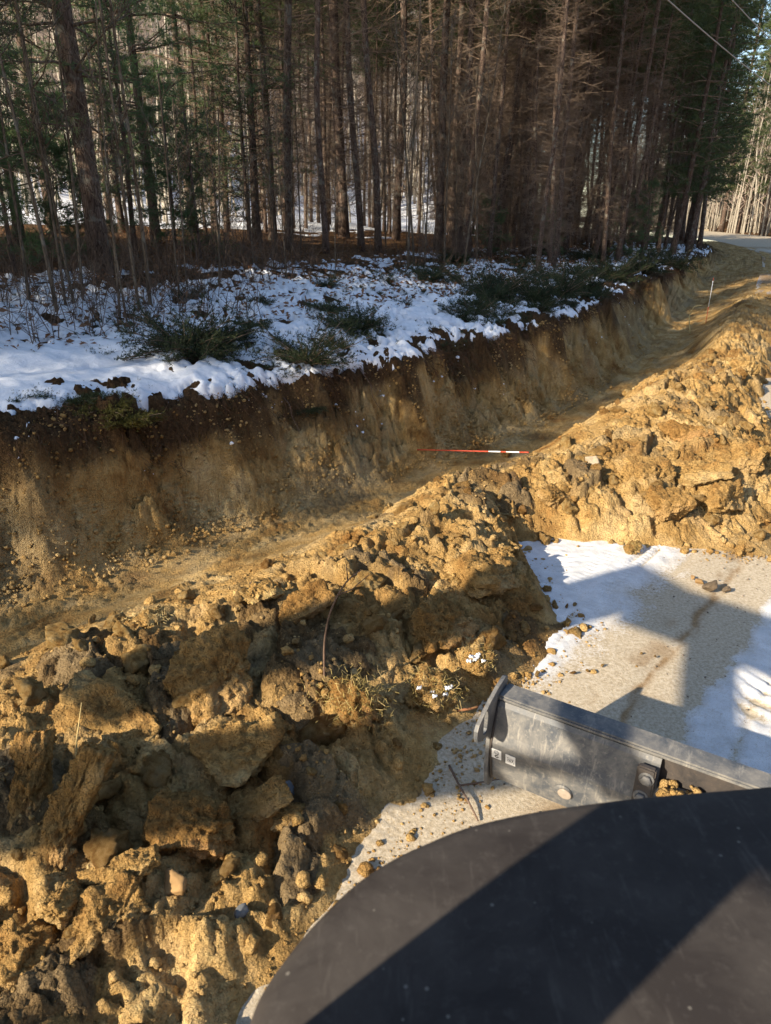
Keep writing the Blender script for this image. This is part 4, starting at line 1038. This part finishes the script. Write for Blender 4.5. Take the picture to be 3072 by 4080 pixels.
for q in range(400):
    if nj >= 60: break
    s = rnd(-2, 30); t = rnd(1.15, 5.5)
    if s < 2.6 and 1.3 < t < 2.7: continue
    if t > 2 and rnd(0, 1) < .35 and s < 9: continue
    x, y = (float(v) for v in xy(s, t)); nj += 1
    juniper(x, y, float(rnd(.45, 1.0)*(1+.15*(s > 9))), int(RNG.integers(0, 3)), 'low dark juniper poking through the snow of the bank among others', group='small junipers in the snow')
# root mat and dead growth hanging under the lip
n = 15000
s = rnd(-3, 26, n); t0 = 1.10 - 0.30*RNG.uniform(0, 1, n)**1.5*np.interp(s, [-3, 2.5, 4, 26], [1.3, 1.2, .7, .7])
x, y = xy(s, t0); z = prof(s, t0) + 0.02
ds = unit(np.stack([RNG.normal(0, .5, n), RNG.normal(0, .5, n), -rnd(.1, 1.2, n)], -1))
nx = -np.interp(s, CS, CN[:, 0]); ny = -np.interp(s, CS, CN[:, 1])
ds = unit(ds + np.stack([nx, ny, 0*nx], -1)*rnd(0.1, .9, n)[:, None])
b = np.stack([x, y, z], -1); m1 = b+ds*rnd(.03, .12, n)[:, None]; m2 = m1+unit(ds+np.array([0, 0, -1.0])+RNG.normal(0, .3, (n, 3)))*rnd(.03, .14, n)[:, None]
sd = unit(np.cross(ds, RNG.normal(0, 1, (n, 3))))*rnd(.0012, .0032, n)[:, None]
V = np.stack([b-sd, b+sd, m1+sd*.8, m1-sd*.8, m2], 1).reshape(-1, 3); o_ = np.arange(n)[:, None]*5
obj('root_fibres', mk_mesh('root_fibres', V, [o_+np.array([[0, 1, 2, 3]]), o_+np.array([[3, 2, 4]])]), M['root'], kind='stuff', label='mat of brown roots and dead stems hanging under the lip of the bank')
# dark mossy growth along the lip, sprigs of ground juniper through the snow, flecks of snow on the lip
def tuft_field(name, s, t, per, ln, wd, mat, label, lift=0.0, upw=0.4, spread=.03):
    x, y = xy(s, t); z = bank_z(x, y)+lift; n_ = len(s)
    ax = unit(np.stack([-np.interp(s, CS, CN[:, 0])*.5+RNG.normal(0, .4, n_), -np.interp(s, CS, CN[:, 1])*.5+RNG.normal(0, .4, n_), np.full(n_, upw)], -1))
    V, F = tufts(np.stack([x, y, z], -1), ax, per, ln, wd, .8)
    return obj(name, mk_mesh(name, V, F), mat, kind='stuff', label=label)
n = 9000; s = rnd(-3, 22, n); ok = vn(s*1.1, 0*s, 120) > -.35; s = s[ok]; t = 1.22-.42*RNG.uniform(0, 1, len(s))**1.3*np.interp(s, [-3, 2.5, 4, 22], [1.3, 1.2, .6, .7])
tuft_field('moss', s, t, 5, .05, .003, M['moss'], 'dark mossy growth hanging along the lip of the bank', .0, -.1)
n = 2600; s = rnd(-2.5, 16, n); t = rnd(1.1, 5, n); ok = (fbm(s*1.3, t*1.3, 121, 3) > .08) & ~((s < 2.6) & (t > 1.35) & (t < 2.6)); s = s[ok]; t = t[ok]
tuft_field('ground_juniper', s, t, 16, .06, .0035, M['juniper'], 'dark sprigs of ground juniper pricking through the snow', .05, .8)
# dead leaves on the wood floor, on the bank and a few on the heap
def leaf_field(n, X, Y, Z, size, name, label, mat):
    d = unit(RNG.normal(0, 1, (n, 3))*np.array([1, 1, .35])); u = unit(np.cross(d, unit(RNG.normal(0, .5, (n, 3))+np.array([0, 0, 1]))))
    L = size*rnd(.6, 1.2, n)[:, None]; c = np.stack([X, Y, Z], -1)
    V = np.stack([c-d*L, c+u*L*.45+np.array([0, 0, .01]), c+d*L, c-u*L*.45+np.array([0, 0, .012])], 1).reshape(-1, 3)
    return obj(name, mk_mesh(name, V, np.arange(n*4).reshape(-1, 4)), mat, kind='stuff', label=label)
n = 9000; s = rnd(-4, 30, n); t = 2.4+np.abs(RNG.normal(0, 4, n)); x, y = xy(s, t)
leaf_field(n, x, y, bank_z(x, y)+0.05+0.06*RNG.uniform(0, 1, n), .05, 'dead_leaves', 'brown dead leaves strewn on the bank and the wood floor', M['leaf'])
# brush: bare stems standing thick at the foot of the wood
mb = MB(); n = 1300
s = np.concatenate([rnd(-4, 26, n), rnd(-3, 4.5, 300)]); t = np.concatenate([4.6+np.abs(RNG.normal(0, 2.6, n)), rnd(2.7, 4.6, 300)]); x, y = xy(s, t); gp = 1536+x/np.maximum(y, 1)*1.09*FPX; kk_ = ~((gp > 1200) & (gp < 1640) & (RNG.uniform(0, 1, len(s)) < .85)) & (RNG.uniform(0, 1, len(s)) < np.where(t > 7, .6, 1)); s = s[kk_]; t = t[kk_]; x = x[kk_]; y = y[kk_]; n = len(s); z = bank_z(x, y)
b = np.stack([x, y, z-.05], -1); d = unit(np.stack([RNG.normal(0, .28, n), RNG.normal(0, .28, n), np.ones(n)], -1)); L = rnd(.3, 1.1, n)[:, None]*np.where(t < 4.6, .7, 1)[:, None]
m1 = b+d*L*.5; m2 = m1+unit(d+RNG.normal(0, .25, (n, 3)))*L*.5
V, F = tubes(b, m1, .0075, .005); mb.add(V, F); V, F = tubes(m1, m2, .005, .002); mb.add(V, F)
i = np.repeat(np.arange(n), 6); u = rnd(.2, 1, len(i))[:, None]; q = b[i]+(m1[i]-b[i])*u*2*(u < .5)+((m1[i]-b[i])+(m2[i]-m1[i])*(2*u-1))*(u >= .5)
dd = unit(d[i]+RNG.normal(0, .7, (len(i), 3))); V, F = tubes(q, q+dd*rnd(.12, .5, len(i))[:, None], .0036, .0016); mb.add(V, F)
M['brush'] = simple('brush_stem', (.125, .085, .058), .4, 12, bump=0)
obj('undergrowth', mb.mesh('undergrowth'), M['brush'], kind='stuff', label='thick brown leafless brush along the foot of the wood')
# saplings
SM = (M['sap_bark'], M['sap_bark'], None)
SL = [(120, 1230, 0, 1.0, 'leaning bare sapling nearest the left edge of the snow'), (230, 1260, 0, 1.15, 'tall bare sapling in the left sapling clump, leftmost stem'), (265, 1240, 1, 1.2, 'bare sapling in the left clump, second stem'),
      (300, 1235, 0, .95, 'bare sapling in the left clump, third stem'), (335, 1240, 1, 1.2, 'bare sapling in the left clump, right stem'), (480, 1270, 1, 1.0, 'thin sapling standing alone right of the left clump'),
      (505, 1280, 1, .85, 'thin sapling close beside the lone one'), (560, 1265, 0, 1.0, 'straight sapling with dark stem before the leafy strip'), (600, 1230, 0, 1.2, 'tallest straight sapling in front of the slim white pine'),
      (715, 1170, 2, 1.2, 'small twiggy sapling behind the snow lumps'), (745, 1160, 2, 1.1, 'small twiggy sapling beside its twin behind the snow lumps'), (880, 1120, 1, .9, 'slender sapling left of the pine pair'),
      (1010, 1060, 1, .9, 'slender sapling in front of the spruce'), (1160, 1040, 2, 1.2, 'short sapling at the foot of the pine pair')]
for px, py, k, sc, lb in SL:
    p = hit(px, py); place_tree('sapling', saps[k], SM, p[0], p[1], sc, rnd(0, 6), (rnd(-.08, .08), rnd(-.05, .05)), z=float(bank_z(p[0], p[1])[0]), label=lb, cat='sapling', group='bare saplings on the bank')
SP = (M['pale_sap'], M['pale_sap'], None) if 'pale_sap' in M else None
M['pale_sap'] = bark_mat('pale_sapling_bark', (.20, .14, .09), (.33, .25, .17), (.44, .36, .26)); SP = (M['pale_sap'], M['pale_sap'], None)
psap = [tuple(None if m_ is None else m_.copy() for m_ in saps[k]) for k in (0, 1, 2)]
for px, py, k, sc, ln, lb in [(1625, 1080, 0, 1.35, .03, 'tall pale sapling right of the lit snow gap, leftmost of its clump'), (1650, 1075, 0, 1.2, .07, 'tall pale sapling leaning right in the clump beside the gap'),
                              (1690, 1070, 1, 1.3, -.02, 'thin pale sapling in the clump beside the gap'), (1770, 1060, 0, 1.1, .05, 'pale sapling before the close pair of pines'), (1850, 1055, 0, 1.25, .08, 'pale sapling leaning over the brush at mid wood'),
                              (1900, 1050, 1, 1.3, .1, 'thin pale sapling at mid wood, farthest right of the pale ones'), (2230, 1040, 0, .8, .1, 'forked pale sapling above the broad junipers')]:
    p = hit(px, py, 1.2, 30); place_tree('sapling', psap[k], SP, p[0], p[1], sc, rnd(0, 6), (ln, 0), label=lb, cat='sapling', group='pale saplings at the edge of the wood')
for q in range(26):
    s = rnd(-2, 20); t = rnd(4.2, 9); x, y = (float(v) for v in xy(s, t))
    place_tree('sapling', saps[q % 3], SM, x, y, float(rnd(.7, 1.2)), rnd(0, 6), (rnd(-.12, .12), rnd(-.1, .1)), label='thin bare grey-brown sapling standing in the brush at the foot of the wood', cat='sapling', group='thin saplings in the brush')
# young white pines in the brush at the left
YM = (M['pine_bark'], M['twig'], M['white_needle'])
for px, py, k, sc, lb in [(60, 1090, 0, 1.1, 'soft green young pine at the left edge of the brush'), (230, 1040, 1, 1.3, 'young pine bush in the brush right of the left edge one'), (330, 1060, 1, 1.0, 'small young pine before the big white pine'),
                          (700, 1000, 0, 1.0, 'young pine with pale green plumes right of the slim white pine'), (800, 1030, 1, 1.3, 'low young pine in the brush right of the plumed one'), (1950, 1030, 1, .9, 'small green pine in the brush at mid wood'), (2180, 1020, 1, .8, 'tiny pale green pine tip over the bank junipers'),
                          (2560, 1000, 0, .9, 'dark young pine under the crowded stand'), (2480, 1010, 1, 1.2, 'low dark pine under the crowded stand, left of the taller one')]:
    p = hit(px, py, 1.2, 26); place_tree('young_pine', ypine[k], YM, p[0], p[1], sc, rnd(0, 6), (0, 0), label=lb, cat='young pine', group='young pines in the brush')
# low white pines that fill the left of the wood
for q, (x, D, k, sc) in enumerate([(60, 15, 1, .8), (200, 19, 0, .85), (480, 21, 1, .8), (760, 22, 0, .9), (-250, 12.5, 0, .9), (900, 26, 1, .9), (520, 14.5, 1, .45), (-420, 9.6, 1, 1.0), (1020, 19, 0, .8)]):
    X, Y = tree_at(x, 850, D); TREES.append((X, Y))
    place_tree('white_pine_tree', wpine[k], (M['pine_bark'], M['twig'], M['white_needle']), X, Y, sc, rnd(0, 6), (0, 0), label=('white pine beyond the left edge whose green boughs reach into the view' if x < 0 else 'green boughed white pine behind the biggest one, %s from the left' % ords[sorted([60, 200, 480, 520, 760, 900, 1020]).index(x)]), cat='tree', group='white pines in the left of the wood')
# sunlit pines at the bend on the right and a few hardwoods closing the view
lit = [white_pine_kit(230, 17, 0.16, 3.0, 16.5, 3.0, 12, 12, .010, .16, .6)]
for q, (px, D, sc) in enumerate([(2890, 47, .95), (2980, 52, 1.0), (3060, 56, 1.05), (3150, 50, .95), (2840, 58, 1.1), (2940, 66, 1.15), (3040, 70, 1.2), (3120, 62, 1.1), (2760, 64, 1.0)]):
    X, Y = tree_at(px, 850, D)
    s_, t_ = st(X, Y)
    if -9.5 < t_[0] < 1.5: X, Y = (float(v) for v in xy(s_[0], 2.2 if t_[0] > -4 else -10.5))
    place_tree('pine_tree', lit[0], (M['pine_bark'], M['twig'], M['needle']), X, Y, sc, rnd(0, 6), (0.02, 0), label='tall bushy pine catching the sun by the bend of the road', cat='tree', group='tall pines at the bend')
for q, s_ in enumerate((31, 35, 39, 43, 47, 51, 55)):
    X, Y = (float(v) for v in xy(s_, 2.0-.3*(q % 2)))
    place_tree('pine_tree', lit[0], (M['pine_bark'], M['twig'], M['needle']), X, Y, .8+.05*(q % 3), rnd(0, 6), (0.05, 0), label='bushy pine leaning over the far ditch, %s along the end of the stand' % ords[q], cat='tree', group='bushy pines at the end of the stand')
for q in range(34):
    s_ = rnd(62, 104); t_ = -rnd(9.8, 20); X, Y = (float(v) for v in xy(s_, t_))
    if X/Y > 0.56: continue
    if q % 3: place_tree('pine_tree', lit[0], (M['pine_bark'], M['twig'], M['needle']), X, Y, float(rnd(1.0, 1.45)), rnd(0, 6), (0, 0), label='sunlit pine on the far side of the road at the right edge', cat='tree', group='sunlit pines across the road')
    else: place_tree('hardwood_tree', hard[q % 4], (M['pale_bark'], M['pale_twig'], None), X, Y, float(rnd(1.0, 1.4)), rnd(0, 6), (0, 0), label='pale hardwood among the sunlit pines across the road', cat='tree', group='pale hardwoods across the road')
# overhead cables
M['cable'] = simple('cable', (.30, .27, .24), .1, 5, .6, bump=0)
def cable(a, b, sag, r, label):
    u = np.linspace(0, 1, 40)[:, None]; q = a*(1-u)+b*u; q[:, 2] -= (4*u*(1-u))[:, 0]*sag
    V, F = tube_path(q, np.full(40, r), 6); obj('overhead_cable', mk_mesh('overhead_cable', V, F, True), M['cable'], label=label, cat='cable')
def at_d(px, py, D):
    d = FW + (px-1536)/FPX*RT - (py-2040)/FPX*UP; k = D/math.hypot(d[0], d[1]); return np.array([0, 0, CAM_H])+k*d
cable(at_d(2300, -330, 12), at_d(3300, 480, 40), 0.25, .012, 'long pale cable crossing the upper right corner')
cable(at_d(2800, -130, 16), at_d(3300, 330, 40), 0.2, .010, 'short dark cable at the very corner above the longer one')

# ------------------------------------------------------------------ the machine the picture is taken from
def metal_mat(name, base, dust, amt=0.5, rough=0.5, metallic=0.0, spots=False):
    k = NT(name, rough, 0.4); k.b.inputs['Metallic'].default_value = metallic
    n = k.noise(7, 6, 0.7, None, 0.4); n2 = k.noise(60, 4, 0.7); ns_ = k.noise(18, 4, 0.65, k.coord((3, 0.5, 0.5)))
    f = k.ramp(n, [(0.40, 0), (0.68, amt)]); f2 = k.ramp(n2, [(0.55, 0), (0.72, amt*0.8)]); f3 = k.ramp(ns_, [(0.58, 0), (0.70, amt*0.6)])
    c = k.mix(f, base, dust); c = k.mix(f2, c, dust); c = k.mix(f3, c, tuple(min(1, v*1.25) for v in dust))
    if spots:
        sp = k.ramp(k.voro(42), [(0.0, 0.8), (0.08, 0.6), (0.11, 0)]); pick = k.ramp(k.voro(42, None, 'F1', 'Color'), [(0.60, 0), (0.66, 1)])
        c = k.mix(k.mix(1.0, sp, pick, 'MULTIPLY'), c, (0.22, 0.20, 0.17))
    k.col(c); r_ = k.ramp(n, [(0.3, rough-.1), (0.7, min(1, rough+.25))]); k.l.new(r_, k.b.inputs['Roughness'])
    k.bump(n2, 0.12, 0.002)
    return k.m
M['fender'] = metal_mat('black_fender', (0.036, 0.030, 0.027), (0.10, 0.088, 0.078), 0.5, 0.75, 0, True)
M['fender'].node_tree.nodes['Principled BSDF'].inputs['Specular IOR Level'].default_value = 0.15
M['steel'] = metal_mat('blue_black_steel', (0.062, 0.070, 0.082), (0.33, 0.30, 0.25), 0.62, 0.5)
M['steel_d'] = metal_mat('dark_steel', (0.035, 0.032, 0.032), (0.13, 0.10, 0.075), 0.5, 0.6)
M['sticker'] = simple('sticker', (.78, .77, .74), .06, 40, .6, bump=0); M['ink'] = simple('sticker_ink', (.03, .03, .03), .2, 20, .6, bump=0)
M['edge'] = simple('worn_edge', (.30, .25, .20), .3, 25, .6, bump=.1)
mach = obj('digging_machine', None, loc=(0.0, 0.0, 0.0), label='dark machine seen from its cab, curved black fender and grey steel cross beam', cat='machine'); mach.empty_display_size = .2
def part(name, me, mat, parent=None, **k): return obj(name, me, mat, parent or mach, **k)
def box_me(name, lo, hi, bev=0.004):
    bm = bmesh.new(); bmesh.ops.create_cube(bm, size=1)
    lo = Vector(lo); hi = Vector(hi)
    for v in bm.verts: v.co = Vector(((hi[i]+lo[i])/2+v.co[i]*(hi[i]-lo[i]) for i in range(3)))
    if bev: bmesh.ops.bevel(bm, geom=bm.edges[:], offset=bev, segments=2, affect='EDGES')
    me = bpy.data.meshes.new(name); bm.to_mesh(me); bm.free(); return me
# fender
ZF = 1.55
vis = [P(a, b, ZF)[:2] for a, b in [(940, 4180), (970, 4080), (1000, 3985), (1050, 3895), (1120, 3800), (1200, 3700), (1290, 3605), (1390, 3510), (1500, 3432), (1600, 3376), (1700, 3332), (1800, 3290), (1900, 3258), (2070, 3220), (2250, 3190), (2600, 3147), (3072, 3110)]]
e1 = vis[-1]-vis[-2]; e1 /= np.linalg.norm(e1)
outl = np.array([(-0.10, 0.20), (-0.145, 0.33)] + [tuple(v) for v in vis] + [tuple(vis[-1]+e1*.3), tuple(vis[-1]+e1*.55+np.array([.03, -.10])), (1.15, .45), (1.1, .05), (.5, -.02), (.1, .02)])
pad = np.concatenate([outl[-2:], outl, outl[:2]]); fine_ = []
for i in range(2, len(pad)-2):
    p0, p1, p2, p3 = pad[i-1], pad[i], pad[i+1], pad[(i+2) % len(pad)]
    for u in np.arange(6)/6: fine_.append(0.5*((2*p1)+(-p0+p2)*u+(2*p0-5*p1+4*p2-p3)*u**2+(-p0+3*p1-3*p2+p3)*u**3))
fine_ = np.array(fine_)
for _ in range(4): fine_ = (np.roll(fine_, 1, 0)+2*fine_+np.roll(fine_, -1, 0))/4
C_ = np.array([0.48, 0.34]); dv = C_-fine_; dl = np.linalg.norm(dv, axis=1, keepdims=True); dn = dv/dl
rings = [(0.004, -.16), (0.0, -.05), (0.001, -.022), (0.005, -.008), (0.012, -.001), (0.025, .003)]
L_ = [np.concatenate([fine_+dn*o_, np.full((len(fine_), 1), ZF+z_)], 1) for o_, z_ in rings]
for a_ in (0.15, .3, .45, .6, .75, .9):
    q = fine_+dn*0.025; L_.append(np.concatenate([q*(1-a_)+C_*a_, np.full((len(q), 1), ZF+.003+.035*(1-(1-a_)**2))], 1))
nr = len(L_); nf = len(fine_); V = np.concatenate(L_+[np.array([[C_[0], C_[1], ZF+.038]])])
i = np.arange(nr-1)[:, None]*nf; k = np.arange(nf)[None]; k2 = (k+1) % nf
F4 = np.stack([i+k, i+k+nf, i+k2+nf, i+k2], -1).reshape(-1, 4); kk = np.arange(nf); F3 = np.stack([(nr-1)*nf+kk, np.full(nf, nr*nf), (nr-1)*nf+(kk+1) % nf], -1)
part('fender', mk_mesh('fender', V, [F4, F3], True), M['fender'])
# cross beam: local x along the beam, local -y towards the cab, z up
ba = math.atan2(-0.51, 0.86)
beam = part('cross_beam', None, None, loc=(0.469, 2.327, 0), rot=(0, 0, ba))
beam.empty_display_size = .1
BL = 2.0
def bp(name, me, mat): return part(name, me, mat, beam)
prof_b = [(-.018, .488), (-.030, .47), (-.055, .36), (-.070, .315), (-.068, .285), (-.040, .14), (-.030, .105), (.0, .10), (.02, .12), (.02, .488)]
def extr(name, pr, x0, x1, mat, par=beam):
    n = len(pr); V = np.array([(x0, a, b) for a, b in pr]+[(x1, a, b) for a, b in pr]); k = np.arange(n); k2 = (k+1) % n
    me = bpy.data.meshes.new(name); me.from_pydata(V.tolist(), [], [[int(a), int(b), int(b)+n, int(a)+n] for a, b in zip(k, k2)]+[list(range(n))[::-1], list(range(n, 2*n))]); me.update()
    return part(name, me, mat, par)
extr('face_plate', prof_b, 0.0, 0.63, M['steel'])
extr('back_plate', [(.0, .10), (.02, .10), (.02, .488), (.0, .488)], 0.63, BL, M['steel_d'])
bp('top_cap', box_me('top_cap', (-0.001, -.022, .489), (BL, .082, .512), .007), M['steel'])
bp('bottom_flange', box_me('bottom_flange', (.66, -.05, .085), (BL, .06, .099), .003), M['steel_d'])
# end plate with an ear and a slotted hole
outer = [(.075, .545), (.05, .558), (-.02, .552), (-.085, .535), (-.165, .505), (-.20, .488), (-.214, .465), (-.212, .43), (-.20, .405), (-.17, .392), (-.10, .365), (-.075, .33), (-.075, .20), (-.060, .08), (-.03, .055), (.0, .05), (.03, .07), (.075, .12)]
sl = [(-.135+.020*math.cos(a), .455+(.036 if math.sin(a) >= 0 else -.036)*1.0+.020*math.sin(a)) for a in np.linspace(0, 2*math.pi, 20, endpoint=False)]
bm = bmesh.new()
def loop(pts):
    vs = [bm.verts.new((-.016, a, b)) for a, b in pts]; return [bm.edges.new((vs[i], vs[(i+1) % len(vs)])) for i in range(len(vs))]
ed = loop(outer)+loop(sl)
bmesh.ops.triangle_fill(bm, edges=ed, use_beauty=True)
ex = bmesh.ops.extrude_face_region(bm, geom=bm.faces[:]); bmesh.ops.translate(bm, vec=(.0155, 0, 0), verts=[v for v in ex['geom'] if isinstance(v, bmesh.types.BMVert)])
bmesh.ops.recalc_face_normals(bm, faces=bm.faces[:])
me = bpy.data.meshes.new('end_plate'); bm.to_mesh(me); bm.free(); bp('end_plate', me, M['steel'])
# weld bead along the end plate
wp = [(0.004, a, b) for a, b in [(-.02, .488), (-.057, .36), (-.073, .30), (-.043, .14), (-.03, .10)]]
V, F = tube_path(np.array(wp), np.full(len(wp), .006), 6); bp('weld_bead', mk_mesh('weld', V, F, True), M['steel_d'])
# pin boss low on the face
def disc(name, c, nrm, r, th, mat, seg=24, par=beam):
    c = np.array(c); nrm = np.array(nrm)/np.linalg.norm(nrm); V, F = tube_path(np.array([c, c+nrm*th*.8, c+nrm*th]), [r, r, r*.9], seg); return part(name, mk_mesh(name, V, F, False), mat, par)
nl_ = np.array([0, -1, -.19])
disc('pin_collar', (.31, -.050, .20), nl_, .036, .010, M['steel']); disc('pin', (.318, -.060, .198), nl_, .027, .006, M['edge'])
# bolted bracket and ledge with soil on it
bp('bracket', box_me('bracket', (.56, -.082, .28), (.625, -.055, .475), .006), M['steel_d'])
for z_, x_ in ((.43, .598), (.345, .590)):
    disc('bolt', (x_, -.082, z_), (0, -1, .05), .020, .016, M['steel'], 6); disc('washer', (x_, -.080, z_), (0, -1, .05), .027, .005, M['steel'])
bp('ledge', box_me('ledge', (.632, -.135, .365), (BL, .0, .379), .003), M['steel'])
# stickers
def sticker(x, z, marks):
    # face plate lower slope between (-.068,.285) and (-.040,.14), upper between (-.055,.36) and (-.070,.315)
    y = np.interp(z, [.14, .285, .315, .36], [-.040, -.068, -.070, -.055])
    e = part('warning_sticker', box_me('sticker', (-.021, -.0012, -.027), (.021, .0, .027), .0004), M['sticker'], beam)
    e.location = (x, y-.0018, z); e.rotation_euler = (R(10), 0, 0)
    mb = MB()
    for pl, w in marks:
        q = np.array(pl, float); t_ = np.gradient(q, axis=0); t_ /= np.linalg.norm(t_, axis=1, keepdims=True); nn = np.stack([-t_[:, 1], t_[:, 0]], 1)*w
        a_ = q+nn; b_ = q-nn; m_ = len(q)
        V = np.concatenate([np.stack([a_[:, 0], np.full(m_, -.0020), a_[:, 1]], 1), np.stack([b_[:, 0], np.full(m_, -.0020), b_[:, 1]], 1)]); i = np.arange(m_-1)
        mb.add(V, np.stack([i, i+1, i+1+m_, i+m_], 1))
    part('symbol', mb.mesh('symbol'), M['ink'], e)
cir = lambda cx, cy, r, a0=0, a1=6.3: [(cx+r*math.cos(a), cy+r*math.sin(a)) for a in np.linspace(a0, a1, 20)]
sticker(.030, .262, [(cir(0, .011, .0095), .0009), (cir(0, .011, .005), .0006), ([(.008, .005), (.006, -.002), (-.002, -.006), (-.006, -.013), (-.001, -.019), (.007, -.017), (.009, -.011)], .0018), (cir(.001, -.012, .004), .0008)])
sticker(.090, .258, [(cir(-.005, -.004, .006), .0007), (cir(.003, -.001, .0065), .0007), ([(-.014, .012), (-.010, .010), (-.009, -.004)], .0008), ([(.012, .010), (.010, -.004), (.004, -.009)], .0008), ([(-.016, .013), (-.008, .014), (0, .011), (.010, .013)], .0005), (cir(.015, -.012, .0015), .0008)])
# soil lying on the ledge and the cap
mb = MB()
for q in range(260):
    V, F = clod_shape(1 if q > 90 else 2, 900+q, 7, (1, 1, .8), .15, .05); r_ = float(rnd(.004, .020))
    x_ = .65+abs(RNG.normal(0, .22)); mb.add(V*r_+np.array([x_, -.07+RNG.normal(0, .026), .381+r_*.4+max(0, .035-.05*abs(x_-.85))*rnd(0, 1)]), F)
part('soil', mb.mesh('ledge_soil', True), M['crumb'], beam, kind='stuff')
# cab, chassis and boom: outside the picture, boom parts added and sized for their shadows
hx, hy = 0.51, 0.86                                   # heading; left of it is (-hy, hx)
body = part('cab', None, None, loc=(0, 0, 0), rot=(0, 0, math.atan2(hy, hx))); body.empty_display_size = .1
for a_, b_ in ((-.145, .38), (-.95, .05), (.02, -.80), (-.95, -.80)):
    part('pillar', box_me('pillar', (a_-.075, b_-.075, 1.0), (a_+.075, b_+.075, 2.95), .01), M['steel_d'], body)
part('roof', box_me('roof', (-.95, -.95, 2.951), (.0, .75, 3.06), .03), M['fender'], body)
part('floor', box_me('floor', (-.95, -.95, .95), (.02, .50, 1.0), .01), M['steel_d'], body)
part('chassis', box_me('chassis', (-2.6, -.85, .45), (-.1, .30, .94), .03), M['steel_d'])
bpy.data.objects['chassis'].rotation_euler = (0, 0, math.atan2(hy, hx))
def shadow_beam(name, a, b, w, h):  # unseen beams added to shade the road, heap and cross beam
    a = Vector(a); b = Vector(b); d = b-a
    o = part(name, box_me(name, (0, -w/2, -h/2), (d.length, w/2, h/2), .02), M['steel_d'])
    o.location = a; o.rotation_euler = d.to_track_quat('X', 'Z').to_euler()
shadow_beam('shadow_boom', (-1.0, -1.3, 3.0), (-3.35, .1, 3.2), .50, .12)
shadow_beam('shadow_boom_arm', (-3.1, .36, 3.2), (-5.7, -.95, 3.2), .42, .10)
shadow_beam('shadow_dipper_arm', (-4.15, -1.15, 3.1), (-6.6, -1.72, 3.2), .44, .10)
shadow_beam('shadow_link', (-2.85, -.1, 3.12), (-3.32, -1.34, 3.05), .24, .10)
shadow_beam('shadow_ram', (-3.3, -1.22, 3.06), (-4.25, -1.15, 3.1), .07, .07)
shadow_beam('added_tower', (-1.0, -1.38, .9), (-1.0, -1.34, 2.95), .36, .36)
